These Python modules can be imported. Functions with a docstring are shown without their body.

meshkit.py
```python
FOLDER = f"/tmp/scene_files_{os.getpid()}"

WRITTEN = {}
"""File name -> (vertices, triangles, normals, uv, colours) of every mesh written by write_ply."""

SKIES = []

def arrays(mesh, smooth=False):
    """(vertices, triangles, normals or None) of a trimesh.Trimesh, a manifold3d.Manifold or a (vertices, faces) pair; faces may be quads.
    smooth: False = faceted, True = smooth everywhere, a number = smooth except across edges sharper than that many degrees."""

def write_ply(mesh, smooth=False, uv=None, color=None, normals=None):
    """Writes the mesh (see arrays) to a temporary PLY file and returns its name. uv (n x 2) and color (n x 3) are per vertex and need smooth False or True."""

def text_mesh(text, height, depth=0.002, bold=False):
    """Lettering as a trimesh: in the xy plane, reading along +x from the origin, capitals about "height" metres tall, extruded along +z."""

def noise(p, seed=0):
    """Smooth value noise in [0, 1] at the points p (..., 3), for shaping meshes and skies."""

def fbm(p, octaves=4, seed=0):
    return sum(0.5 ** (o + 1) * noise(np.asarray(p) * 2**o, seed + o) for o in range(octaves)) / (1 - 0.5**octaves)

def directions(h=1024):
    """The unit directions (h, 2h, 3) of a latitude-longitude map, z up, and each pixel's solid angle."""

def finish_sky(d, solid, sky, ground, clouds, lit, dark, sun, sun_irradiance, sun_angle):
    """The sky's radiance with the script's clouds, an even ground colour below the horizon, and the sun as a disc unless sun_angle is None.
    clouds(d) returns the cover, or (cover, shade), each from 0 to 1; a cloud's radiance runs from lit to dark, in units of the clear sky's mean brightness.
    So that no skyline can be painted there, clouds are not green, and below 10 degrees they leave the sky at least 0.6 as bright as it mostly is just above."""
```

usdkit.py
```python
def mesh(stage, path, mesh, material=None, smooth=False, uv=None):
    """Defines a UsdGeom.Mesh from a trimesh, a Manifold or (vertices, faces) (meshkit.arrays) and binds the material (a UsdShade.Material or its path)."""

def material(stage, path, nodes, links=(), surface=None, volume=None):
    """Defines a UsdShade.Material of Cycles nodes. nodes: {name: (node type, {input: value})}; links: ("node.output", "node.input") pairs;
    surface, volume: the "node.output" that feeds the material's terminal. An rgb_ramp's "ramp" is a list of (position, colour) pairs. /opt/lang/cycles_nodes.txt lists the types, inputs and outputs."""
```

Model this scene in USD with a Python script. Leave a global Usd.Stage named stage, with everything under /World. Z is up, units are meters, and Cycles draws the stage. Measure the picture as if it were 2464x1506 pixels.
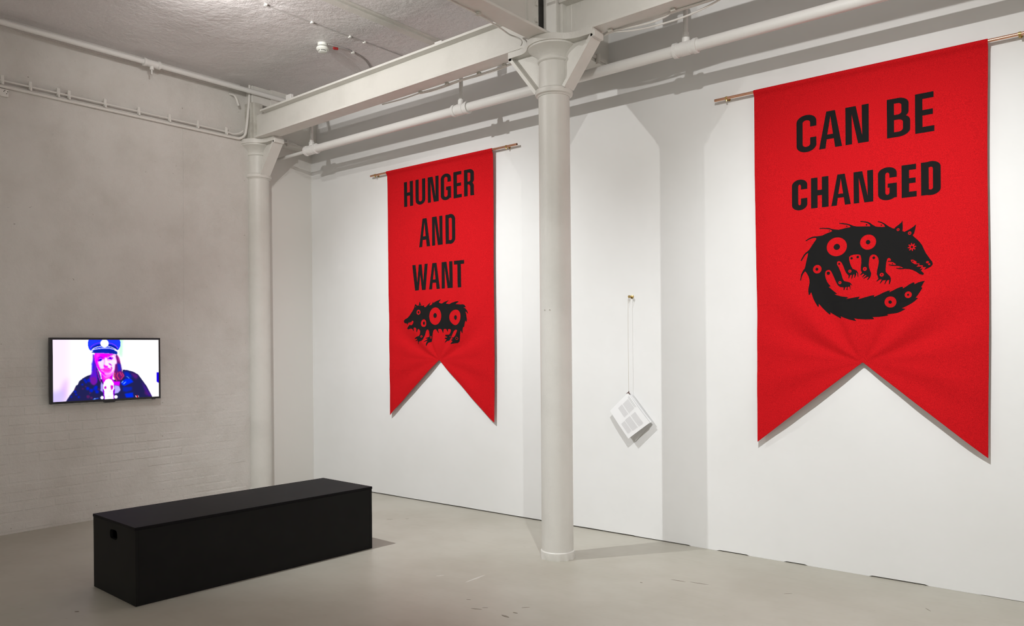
"""A white-painted gallery room: two red swallow-tailed banners on copper poles, a cast-iron column, a wall screen and a black bench."""
import math, random
import numpy as np, trimesh, shapely, shapely.affinity
from shapely.geometry import Polygon, box as sbox, LineString, Point
from shapely.ops import unary_union
from scipy.ndimage import gaussian_filter
import usdkit, meshkit
from pxr import Usd, UsdGeom, UsdLux, Gf, Sdf, Vt, UsdShade

stage = Usd.Stage.CreateInMemory()
UsdGeom.SetStageUpAxis(stage, 'Z'); UsdGeom.SetStageMetersPerUnit(stage, 1.0)
UsdGeom.Xform.Define(stage, '/World'); UsdGeom.Scope.Define(stage, '/World/Looks')
rng = np.random.default_rng(7); random.seed(7)

# ------------------------------------------------------------------ camera, lights, exposure
# world: the banner wall is the plane y = 0 (room at y < 0), the brick wall the plane x = 0, z up.
CAM = np.array([7.0802, -5.2352, 1.4629]); YAW, ROLL = .6844, -.0083
FPX, V0, W, H = 1879.49, 835.22, 2464, 1506
EXPOSURE = 0.0
cam = UsdGeom.Camera.Define(stage, '/World/camera')
ap = 36.0
cam.CreateHorizontalApertureAttr(ap); cam.CreateVerticalApertureAttr(ap * H / W); cam.CreateFocalLengthAttr(ap * FPX / W)
cam.CreateVerticalApertureOffsetAttr(ap * (V0 - H / 2) / W); cam.CreateExposureAttr(EXPOSURE)
fw = np.array([-math.sin(YAW), math.cos(YAW), 0]); r0 = np.array([math.cos(YAW), math.sin(YAW), 0]); u0 = np.array([0, 0, 1.])
rr_ = r0 * math.cos(ROLL) + u0 * math.sin(ROLL); uu_ = u0 * math.cos(ROLL) - r0 * math.sin(ROLL)
M = np.eye(4); M[0, :3] = rr_; M[1, :3] = uu_; M[2, :3] = -fw; M[3, :3] = CAM
UsdGeom.Xformable(cam).AddTransformOp().Set(Gf.Matrix4d(*M.ravel()))

def spot(name, pos, aim, power, cone, soft, color=(1, .97, .92), radius=.016):
    l = UsdLux.SphereLight.Define(stage, '/World/' + name)
    l.CreateRadiusAttr(radius); l.CreateIntensityAttr(power); l.CreateColorAttr(Gf.Vec3f(*color)); l.CreateNormalizeAttr(True)
    s = UsdLux.ShapingAPI.Apply(l.GetPrim()); s.CreateShapingConeAngleAttr(cone); s.CreateShapingConeSoftnessAttr(soft)
    z = np.array(pos, float) - np.array(aim, float); z /= np.linalg.norm(z)
    x = np.cross([0, 0, 1.], z); x /= np.linalg.norm(x); y = np.cross(z, x)
    m = np.eye(4); m[0, :3] = x; m[1, :3] = y; m[2, :3] = z; m[3, :3] = pos
    l.AddTransformOp().Set(Gf.Matrix4d(*m.ravel()))
def bulb(name, pos, power, color=(1, .95, .88), radius=.05):
    l = UsdLux.SphereLight.Define(stage, '/World/' + name)
    l.CreateRadiusAttr(radius); l.CreateIntensityAttr(power); l.CreateColorAttr(Gf.Vec3f(*color)); l.CreateNormalizeAttr(True)
    l.AddTranslateOp().Set(Gf.Vec3d(*pos))
# the ceiling spotlights that pick out the two banners, and unseen spots added behind the camera for bounced fill
for _k, (_x, _ax) in enumerate(((2.46, 2.1), (5.84, 5.9))):
    spot(f'banner_spotlight_{_k}', (_x, -3.0, 3.84), (_ax, 0, .35), 140.0, 43, 1.0, (.96, .985, 1))
    spot(f'banner_spotlight_spill_{_k}', (_x, -3.0, 3.84), (_ax - .05, 0, 3.1), 33.0, 52, 1.0, (1, .985, .96))
    spot(f'banner_spotlight_flare_{_k}', (_x, -3.0, 3.84), (_ax, 0, 2.0), 11.0, 85, .8, (1, .985, .96))
spot('added_ceiling_glow', (1.95, -2.42, 3.97), (1.5, -1.95, 4.13), 11.0, 70, 1.0, (1, .97, .94))  # added upward spot that makes the bright patch on the ceiling, no fixture modelled
spot('bounce_fill_spot', (3.0, -6.6, 3.8), (3.0, -9.5, 1.8), 158.0, 60, 1.0, (1, .98, .94))  # added fill: lights the unseen walls so they bounce soft light back
spot('bounce_fill_spot_001', (7.0, -6.6, 3.8), (7.0, -9.5, 1.8), 165.0, 60, 1.0, (1, .98, .94))
spot('bounce_fill_spot_002', (7.8, -4.5, 3.8), (10.5, -4.5, 1.8), 158.0, 60, 1.0, (1, .98, .94))
# ------------------------------------------------------------------ helpers
used = {}
def numbered(parent, name):
    k = used.get((parent, name), 0); used[(parent, name)] = k + 1
    return name if k == 0 else f'{name}_{k:03d}'
def path_of(p): return '/World' if p is None else (p if isinstance(p, str) else str(p.GetPath()))
def obj(name, mesh, m, parent=None, smooth=35, label=None, cat=None, group=None, kind=None):
    base = path_of(parent)
    o = usdkit.mesh(stage, base + '/' + numbered(base, name), mesh, m, smooth=smooth).GetPrim()
    return tag(o, label, cat, group, kind)
def tag(o, label=None, cat=None, group=None, kind=None):
    for k, v in (('label', label), ('category', cat), ('group', group), ('kind', kind)):
        if v: o.SetCustomDataByKey(k, v)
    return o
def thing(name, label=None, cat=None, group=None, loc=(0, 0, 0), kind=None):
    x = UsdGeom.Xform.Define(stage, '/World/' + numbered('/World', name))
    if tuple(loc) != (0, 0, 0): x.AddTranslateOp().Set(Gf.Vec3d(*map(float, loc)))
    return tag(x.GetPrim(), label, cat, group, kind)
cat_ = trimesh.util.concatenate
def bx(x0, y0, z0, x1, y1, z1, bev=0):
    lo, hi = np.minimum([x0, y0, z0], [x1, y1, z1]), np.maximum([x0, y0, z0], [x1, y1, z1])
    if bev:
        pts = []
        for k in range(3):
            g = [(lo[j] + (bev if j != k else 0), hi[j] - (bev if j != k else 0)) for j in range(3)]
            pts += [[a, b, c] for a in g[0] for b in g[1] for c in g[2]]
        return trimesh.convex.convex_hull(np.array(pts))
    m = trimesh.creation.box(hi - lo); m.apply_translation((lo + hi) / 2); return m
def sweep(pts, r, sides=14, closed_caps=True):
    p = np.asarray(pts, float); t = np.gradient(p, axis=0); t /= np.linalg.norm(t, axis=1, keepdims=True) + 1e-12
    up = np.array([0, 0, 1.]) if abs(t[0, 2]) < .9 else np.array([1., 0, 0]); V = []
    a = np.cross(t[0], up); a /= np.linalg.norm(a)
    for i in range(len(p)):
        a = a - t[i] * (a @ t[i]); a /= np.linalg.norm(a); b = np.cross(t[i], a)
        an = np.arange(sides) * 2 * np.pi / sides
        R = r[i] if np.ndim(r) else r
        V.append(p[i] + R * (np.cos(an)[:, None] * a + np.sin(an)[:, None] * b))
    V = np.vstack(V); F = []
    n = len(p)
    i, j = np.meshgrid(np.arange(n - 1), np.arange(sides), indexing='ij')
    q = np.stack([i * sides + j, (i + 1) * sides + j, (i + 1) * sides + (j + 1) % sides, i * sides + (j + 1) % sides], -1).reshape(-1, 4)
    F = np.vstack([q[:, [0, 2, 1]], q[:, [0, 3, 2]]])
    c0, c1 = len(V), len(V) + 1; V = np.vstack([V, p[0], p[-1]])
    k = np.arange(sides)
    F = np.vstack([F, np.c_[np.full(sides, c0), (k + 1) % sides, k][:, [0, 2, 1]], np.c_[np.full(sides, c1), (n - 1) * sides + k, (n - 1) * sides + (k + 1) % sides][:, [0, 2, 1]]])
    m = trimesh.Trimesh(V, F, process=False); m.fix_normals(); return m
def curve(pts, n=40):
    """a smooth line through the points (Catmull-Rom)"""
    p = np.asarray(pts, float); p = np.vstack([2 * p[0] - p[1], p, 2 * p[-1] - p[-2]]); out = []
    for i in range(1, len(p) - 2):
        for t in np.linspace(0, 1, max(2, n // (len(p) - 3)), endpoint=False):
            out.append(.5 * (2 * p[i] + (p[i + 1] - p[i - 1]) * t + (2 * p[i - 1] - 5 * p[i] + 4 * p[i + 1] - p[i + 2]) * t * t + (-p[i - 1] + 3 * p[i] - 3 * p[i + 1] + p[i + 2]) * t ** 3))
    return np.vstack([out, p[-2]])
def lathe(prof, x=0, y=0, sections=56, a0=0, a1=2 * np.pi):
    prof = np.asarray(prof, float)
    m = trimesh.creation.revolve(prof, sections=sections); m.apply_translation([x, y, 0]); return m
def cyl(p0, p1, r, sides=20): return sweep([p0, (np.array(p0, float) + np.array(p1, float)) / 2, p1], r, sides)
def prism(poly, axis, a, b):
    """a polygon extruded along 'y' (polygon in x,z), 'x' (polygon in y,z) or 'z' (polygon in x,y)"""
    ms = []
    for g in getattr(poly, 'geoms', [poly]):
        if g.is_empty or g.geom_type != 'Polygon' or g.area < 1e-9: continue
        m = trimesh.creation.extrude_polygon(g, b - a, engine='earcut'); v = np.array(m.vertices)
        if axis == 'y': v = np.c_[v[:, 0], a + v[:, 2], v[:, 1]]
        elif axis == 'x': v = np.c_[a + v[:, 2], v[:, 0], v[:, 1]]
        else: v = np.c_[v[:, 0], v[:, 1], a + v[:, 2]]
        m = trimesh.Trimesh(v, m.faces, process=False); m.fix_normals(); ms.append(m)
    return cat_(ms)

# ------------------------------------------------------------------ materials
MAT = {}
def mat(name, col, rough=.6, metal=0, spec=.5, tone=None, bump=None, extra=None):
    """tone: (scale, other colour, lo, hi) blends in a second colour by noise; bump: list of (scale, detail, distance, strength)"""
    n = {'p': ('principled_bsdf', {'base_color': col, 'roughness': rough, 'metallic': metal, 'specular_ior_level': spec}), 'g': ('geometry', {})}
    l = []
    if tone:
        sc, c2, lo, hi = tone
        n['tn'] = ('noise_texture', {'scale': sc, 'detail': 6.0, 'roughness': .6}); n['tr'] = ('rgb_ramp', {'ramp': [(0, col), (lo, col), (hi, c2), (1, c2)]})
        l += [('g.position', 'tn.vector'), ('tn.fac', 'tr.fac'), ('tr.color', 'p.base_color')]
    prev = None
    for i, (sc, det, dist, st) in enumerate(bump or []):
        n[f'bn{i}'] = ('noise_texture', {'scale': sc, 'detail': det, 'roughness': .6}); n[f'b{i}'] = ('bump', {'distance': dist, 'strength': st})
        l += [('g.position', f'bn{i}.vector'), (f'bn{i}.fac', f'b{i}.height')]
        if prev: l.append((prev, f'b{i}.normal'))
        prev = f'b{i}.normal'
    if prev: l.append((prev, 'p.normal'))
    MAT[name] = usdkit.material(stage, '/World/Looks/' + name, n, l, surface='p.BSDF'); return MAT[name]
mat('plasterboard', (.80, .80, .79), .75, tone=(1.3, (.775, .775, .76), .4, .65), bump=[(60, 3, .001, .25)])
usdkit.material(stage, '/World/Looks/brick_paint', {
    'g': ('geometry', {}), 'p': ('principled_bsdf', {'roughness': .72, 'specular_ior_level': .4}),
    'n1': ('noise_texture', {'scale': 2.6, 'detail': 6.0, 'roughness': .6}), 'r1': ('rgb_ramp', {'ramp': [(0, (.69, .667, .632)), (.42, (.69, .667, .632)), (.68, (.625, .60, .56)), (1, (.61, .585, .54))]}),
    'mp': ('mapping', {'scale': (1.0, 1.0, 1.6)}), 'n2': ('noise_texture', {'scale': 24.0, 'detail': 3.0, 'roughness': .5}), 'r2': ('rgb_ramp', {'ramp': [(0, (.5, .48, .45)), (.235, (.6, .58, .55)), (.285, (1, 1, 1)), (1, (1, 1, 1))]}),
    'm1': ('mix_color', {'blend_type': 'multiply', 'fac': 1.0}),
    'b0': ('noise_texture', {'scale': 6.0, 'detail': 5.0, 'roughness': .6}), 'b1': ('noise_texture', {'scale': 30.0, 'detail': 6.0, 'roughness': .65}),
    'u0': ('bump', {'distance': .012, 'strength': .7}), 'u1': ('bump', {'distance': .006, 'strength': .85})},
    [('g.position', 'n1.vector'), ('n1.fac', 'r1.fac'), ('g.position', 'mp.vector'), ('mp.vector', 'n2.vector'), ('n2.fac', 'r2.fac'), ('r1.color', 'm1.a'), ('r2.color', 'm1.b'), ('m1.result', 'p.base_color'),
     ('g.position', 'b0.vector'), ('g.position', 'b1.vector'), ('b0.fac', 'u0.height'), ('b1.fac', 'u1.height'), ('u0.normal', 'u1.normal'), ('u1.normal', 'p.normal')], surface='p.BSDF')
MAT['brick_paint'] = UsdShade.Material.Get(stage, '/World/Looks/brick_paint')
mat('smooth_paint', (.72, .70, .665), .7, bump=[(25, 4, .002, .3)])
mat('ceiling_paint', (.745, .715, .715), .36, tone=(1.1, (.69, .66, .655), .4, .7), bump=[(2.6, 3, .05, .6), (30, 5, .008, 1.0), (75, 3, .003, .8)])
mat('iron_paint', (.72, .705, .66), .45, tone=(2.5, (.66, .645, .60), .45, .7), bump=[(45, 4, .002, .5)])
mat('old_paint', (.60, .585, .53), .55, tone=(6, (.42, .40, .35), .5, .72), bump=[(40, 4, .004, .7)])
mat('pipe_paint', (.78, .77, .745), .4, bump=[(50, 3, .0015, .4)])
mat('cable_paint', (.74, .72, .68), .5)
mat('grey_cable', (.42, .40, .38), .5)
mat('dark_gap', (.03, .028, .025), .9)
mat('white_plastic', (.82, .83, .78), .35)
mat('red_plastic', (.35, .02, .02), .4)
mat('dark_plastic', (.012, .012, .014), .35)
mat('bezel', (.010, .010, .014), .3)
mat('bench_paint', (.0055, .0053, .0052), .6, spec=.2, tone=(5, (.0075, .0073, .007), .4, .7), bump=[(90, 3, .0008, .3)])
mat('bench_top', (.0075, .0072, .0085), .55, spec=.08, tone=(4, (.0105, .010, .0115), .4, .7), bump=[(110, 3, .0006, .3)])
mat('banner_red', (.60, .0095, .0135), .97, spec=.06, tone=(240, (.44, .0068, .0105), .4, .62), bump=[(420, 2, .0008, .6), (8, 4, .010, .3)])
mat('banner_black', (.0105, .0102, .0102), .95, spec=.12, bump=[(420, 2, .0006, .4)])
mat('copper', (.72, .40, .27), .32, 1.0)
mat('brass', (.55, .40, .16), .35, 1.0)
mat('paper', (.80, .80, .80), .8, spec=.2)
mat('paper_ink', (.60, .59, .59), .9, spec=.1)
mat('paper_ink_dark', (.20, .19, .19), .9, spec=.1)
mat('clip_metal', (.20, .13, .12), .4, .6)
mat('thread', (.60, .56, .48), .8)
# the floor: worn pale grey paint with smudges, scuffs and small dark flecks
usdkit.material(stage, '/World/Looks/floor_paint', {
    'g': ('geometry', {}), 'p': ('principled_bsdf', {'roughness': .42, 'specular_ior_level': .35}),
    'n1': ('noise_texture', {'scale': .9, 'detail': 7.0, 'roughness': .65}), 'r1': ('rgb_ramp', {'ramp': [(0, (.38, .356, .298)), (.38, (.418, .394, .333)), (.6, (.472, .45, .388)), (1, (.505, .485, .425))]}),
    'n2': ('noise_texture', {'scale': 26.0, 'detail': 5.0, 'roughness': .7}), 'r2': ('rgb_ramp', {'ramp': [(0, (.5, .48, .44)), (.27, (.72, .7, .66)), (.34, (1, 1, 1)), (1, (1, 1, 1))]}),
    'mp': ('mapping', {'scale': (2.0, 9.0, 1.0), 'rotation': (0, 0, .5)}), 'n3': ('noise_texture', {'scale': 1.6, 'detail': 6.0, 'roughness': .7}), 'r3': ('rgb_ramp', {'ramp': [(0, (.86, .84, .8)), (.33, (.97, .97, .96)), (.5, (1, 1, 1)), (1, (1.0, 1.0, 1.0))]}),
    'm1': ('mix_color', {'blend_type': 'multiply', 'fac': 1.0}), 'm2': ('mix_color', {'blend_type': 'multiply', 'fac': 1.0}),
    'rr': ('rgb_ramp', {'ramp': [(0, (.5, .5, .5)), (.5, (.4, .4, .4)), (1, (.33, .33, .33))]}),
    'b': ('bump', {'distance': .003, 'strength': .25})},
    [('g.position', 'n1.vector'), ('n1.fac', 'r1.fac'), ('g.position', 'n2.vector'), ('n2.fac', 'r2.fac'), ('g.position', 'mp.vector'), ('mp.vector', 'n3.vector'), ('n3.fac', 'r3.fac'),
     ('r1.color', 'm1.a'), ('r2.color', 'm1.b'), ('m1.result', 'm2.a'), ('r3.color', 'm2.b'), ('m2.result', 'p.base_color'), ('n1.fac', 'rr.fac'), ('rr.color', 'p.roughness'), ('n1.fac', 'b.height'), ('b.normal', 'p.normal')], surface='p.BSDF')
MAT['floor_paint'] = UsdShade.Material.Get(stage, '/World/Looks/floor_paint')
# the lit screen: its picture is a vertex colour of the screen mesh
MAT['screen'] = usdkit.material(stage, '/World/Looks/screen', {'a': ('attribute', {'attribute': 'picture'}), 'e': ('emission', {'strength': 1.12})}, [('a.color', 'e.color')], surface='e.emission')

# ------------------------------------------------------------------ the setting
RX, RY, CEIL = 10.5, -9.5, 4.13
obj('floor', bx(-.2, RY, -.12, RX, .15, 0), MAT['floor_paint'], smooth=False, kind='structure', label='worn pale grey painted concrete floor')
mat('pale_scuff', (.60, .58, .53), .6); mat('dark_scuff', (.235, .21, .165), .7)
SCUFF_PALE = [(3.766, -1.561, 92.4, 0.206, 0.012), (3.544, -1.649, 56.2, 0.057, 0.01), (2.624, -2.956, 71.6, 0.054, 0.008)]
SCUFF_DARK = [(4.356, -1.974, -8.1, 0.064, 0.01), (4.366, -1.899, 1.9, 0.034, 0.008), (4.153, -1.982, 25.5, 0.065, 0.006), (4.178, -1.936, 37.8, 0.035, 0.004), (4.356, -1.794, 46.3, 0.047, 0.005), (4.009, -1.889, 22.4, 0.028, 0.004), (5.425, -0.659, 46.3, 0.052, 0.0025), (4.797, -0.818, 5.6, 0.098, 0.006), (4.924, -0.79, 7.5, 0.118, 0.005), (6.128, -0.467, -50.0, 0.054, 0.003), (2.035, -0.725, 37.1, 0.057, 0.006), (2.141, -0.624, 37.0, 0.032, 0.005), (2.41, -3.391, 23.9, 0.029, 0.01), (4.635, -0.992, 6.6, 0.017, 0.008)]
fl = stage.GetPrimAtPath('/World/floor')
def scuff(name, x, y, a, L, w, m):
    t = np.linspace(0, 1, 9); up = [(L * (k - .5), w * math.sin(math.pi * k) ** .6 * random.uniform(.55, 1) + .0005) for k in t]; dn = [(L * (k - .5), -w * math.sin(math.pi * k) ** .6 * random.uniform(.55, 1) - .0005) for k in t[::-1]]
    p = shapely.affinity.translate(shapely.affinity.rotate(Polygon(up + dn).buffer(0), a, origin=(0, 0)), x, y)
    obj(name, prism(p, 'z', -.0005, .0004), MAT[m], fl, smooth=False)
for x, y, a, L, w in SCUFF_PALE: scuff('paint_scuff', x, y, a, L, w, 'pale_scuff')
for x, y, a, L, w in SCUFF_DARK: scuff('scuff_mark', x, y, a, L, w, 'dark_scuff')
tag_c = obj('ceiling', bx(-.2, RY, CEIL, RX, .15, CEIL + .12), MAT['ceiling_paint'], smooth=False, kind='structure', label='rough off-white painted plaster ceiling with one shallow rib')
obj('rib', cat_([bx(2.235, RY, CEIL - .028, 2.315, 0, CEIL + .01, .003), bx(2.205, RY, CEIL - .008, 2.345, 0, CEIL + .01)]), MAT['iron_paint'], tag_c, smooth=False)
# banner wall: plasterboard that stops just short of the floor, the gap closed with filler here and there
xs = np.arange(0, RX + .02, .02); gap = np.full(len(xs), .0085)
nz = meshkit.noise(np.c_[xs * 5, xs * 0, xs * 0], 3); gap += (nz - .5) * .002
gap[xs > 4.01] = np.where(nz[xs > 4.01] > .55, .0065, .0005); gap[xs > 6.3] = .002
wall_poly = Polygon([*zip(xs, gap), (RX, CEIL), (0, CEIL)])
obj('wall_back', prism(wall_poly, 'y', 0, .12), MAT['plasterboard'], smooth=False, kind='structure', label='smooth white plasterboard wall behind the two red banners')
obj('wall_right', bx(RX, RY, 0, RX + .1, .12, CEIL), MAT['plasterboard'], smooth=False, kind='structure', label='white wall at the right, out of view')
obj('wall_front', bx(-.2, RY - .1, 0, RX, RY, CEIL), MAT['plasterboard'], smooth=False, kind='structure', label='white wall behind the camera, out of view')
# brick wall: the lower face flush at x = 0, the band above the conduits set back; smooth plaster beyond the half column
LEDGE = 3.60
wl = obj('wall_left', cat_([bx(-.2, RY, 0, 0, -.66, LEDGE), bx(-.2, RY, LEDGE - .01, -.035, 0, CEIL), bx(-.2, RY, 4.06, -.012, -.85, CEIL)]), MAT['brick_paint'], smooth=False, kind='structure', label='rough white painted brick wall behind the screen')
obj('plaster_panel', bx(-.2, -.66, 0, 0.0, 0, LEDGE), MAT['smooth_paint'], wl, smooth=False, label='smooth white plaster between half column and corner')
def brick(y0, y1, z0, z1, d):
    b, j = .006 + .004 * random.random(), lambda: random.uniform(-.002, .002)
    o = [(y0 + j(), z0 + j()), (y1 + j(), z0 + j()), (y1 + j(), z1 + j()), (y0 + j(), z1 + j())]
    cy, cz = (y0 + y1) / 2, (z0 + z1) / 2
    i = [(y + (b if y < cy else -b), z + (b if z < cz else -b)) for y, z in o]
    t = [random.uniform(-.0005, .0005) for _ in range(4)]
    v = [(-.002, y, z) for y, z in o] + [(d + t[k], y, z) for k, (y, z) in enumerate(i)]
    f = [(4, 5, 6), (4, 6, 7)] + [g for k in range(4) for g in ((k, (k + 1) % 4, 4 + (k + 1) % 4), (k, 4 + (k + 1) % 4, 4 + k))] + [(0, 2, 1), (0, 3, 2)]
    m = trimesh.Trimesh(v, f, process=False); m.fix_normals(); return m
obj('plaster_seam', prism(Polygon([(-1.47, 1.72), (-1.445, 1.70), (-1.44, 2.6), (-1.45, 3.57), (-1.465, 3.57), (-1.462, 2.7)]), 'x', -.002, .0022), MAT['brick_paint'], wl, smooth=False)
nb = 0
for c in range(21):
    z0 = .012 + c * .077; L = .224 if c % 2 == 0 else .224; y = -3.62 + (0 if c % 2 else .112)
    while y + L < -.76:
        fade = np.clip((1.72 - z0) / .9, .25, 1)
        lump = meshkit.noise(np.array([y * 1.6, z0 * 1.9, 4.]), 9)
        if random.random() < .86 and nb < 298:
            obj('brick', brick(y + .003, y + L - .003, z0 + .003, z0 + .074, (.0007 + .0030 * lump * lump) * fade), MAT['brick_paint'], wl, smooth=False); nb += 1
        y += L

# ------------------------------------------------------------------ steelwork
def ibeam_x(x0, x1, yc, zb, zt, hw, tf=.018, tw=.014, top0=None, bot0=None):
    """an I-section along x whose centre line is yc(x)"""
    def slab(a, b, w, za, zc):
        P = Polygon([(a, yc(a) - w), (b, yc(b) - w), (b, yc(b) + w), (a, yc(a) + w)]); return prism(P, 'z', za, zc)
    return slab(x0, x1, tw / 2, zb + tf / 2, zt - tf / 2), slab(top0 if top0 is not None else x0, x1, hw, zt - tf, zt), slab(bot0 if bot0 is not None else x0, x1, hw, zb, zb + tf)
ycl = lambda x: -.83 + .028 * (3.88 - x)
ycr = lambda x: -.80 - .028 * (x - 4.5)
ZB, ZT = 3.578, 3.838
def beam(label, parts):
    t = thing('steel_beam', label, 'beam', 'white steel beams')
    for n, m in parts: obj(n, m, MAT['iron_paint'], t, smooth=False)
    return t
w, tf_, bf = ibeam_x(.10, 3.81, ycl, ZB, ZT, .075, top0=.26, bot0=.16)
beam('white steel beam spanning from the half column to the round column', [('web', w), ('top_flange', tf_), ('bottom_flange', bf)])
w, tf_, bf = ibeam_x(3.96, RX, ycr, ZB, ZT, .085)
beam('white steel beam running right from the round column along the banner wall', [('web', w), ('top_flange', tf_), ('bottom_flange', bf)])
beam('white steel beam coming towards the viewer from the round column', [
    ('web', bx(3.866, RY, ZB + .01, 3.88, -1.0, ZT - .01)), ('top_flange', bx(3.79, RY, ZT - .018, 3.95, -1.0, ZT)), ('bottom_flange', bx(3.79, RY, ZB, 3.95, -.955, ZB + .018, .002)),
    ('cleat', cat_([bx(3.88, -1.13, ZB + .02, 3.893, -1.02, ZT - .02)])),
    ('bolt', cyl((3.893, -1.05, 3.66), (3.908, -1.05, 3.66), .014, 6)), ('bolt', cyl((3.893, -1.05, 3.77), (3.908, -1.05, 3.77), .014, 6))])
beam('white boxed beam end between the round column and the banner wall', [
    ('casing', bx(3.68, -.70, 3.63, 3.81, 0.0, CEIL)), ('bottom_flange', bx(3.65, -.70, 3.605, 3.86, 0.0, 3.63, .003)),
    ('fixing', cat_([cyl((3.88, -.26, 3.585), (3.88, -.26, 3.66), .017, 10), bx(3.85, -.36, 3.63, 3.875, -.12, 3.65)]))])
beam('white boxed beam end in the corner beside the half column', [
    ('casing', bx(-.03, -.56, 3.62, .095, 0.0, CEIL)), ('bottom_flange', bx(-.0, -.58, 3.585, .13, 0.0, 3.615, .003)),
    ('fixing', cat_([cyl((.14, -.40, 3.57), (.14, -.40, 3.635), .015, 10), bx(.10, -.47, 3.60, .16, -.30, 3.612)]))])

# ------------------------------------------------------------------ cast-iron columns
def plate_poly(cx, cy, half):
    P = unary_union([Point(cx, cy).buffer(.186, 32), sbox(cx - half, cy - .062, cx + half, cy + .062)])
    return P.buffer(.16, 16).buffer(-.16, 16)                       # round plate drawn out into the two brackets
def bracket(cx, cy, s):
    d0, d1 = np.array([cx + s * .352, 3.535]), np.array([cx + s * .118, 3.238])
    n = np.array([d1[1] - d0[1], -(d1[0] - d0[0])]); n /= np.linalg.norm(n)
    if n[0] * s < 0: n = -n
    fl = Polygon([tuple(d0 - n * .012), tuple(d0 + n * .012), tuple(d1 + n * .012), tuple(d1 - n * .012)])
    gs = Polygon([tuple(d0), tuple(d1), (cx + s * .09, 3.24), (cx + s * .09, 3.535)])
    return cat_([prism(fl, 'y', cy - .056, cy + .056), prism(gs, 'y', cy - .010, cy + .010), bx(cx + s * .352 - .012, cy - .056, 3.515, cx + s * .352 + .022, cy + .056, 3.558, .003)])
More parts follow.
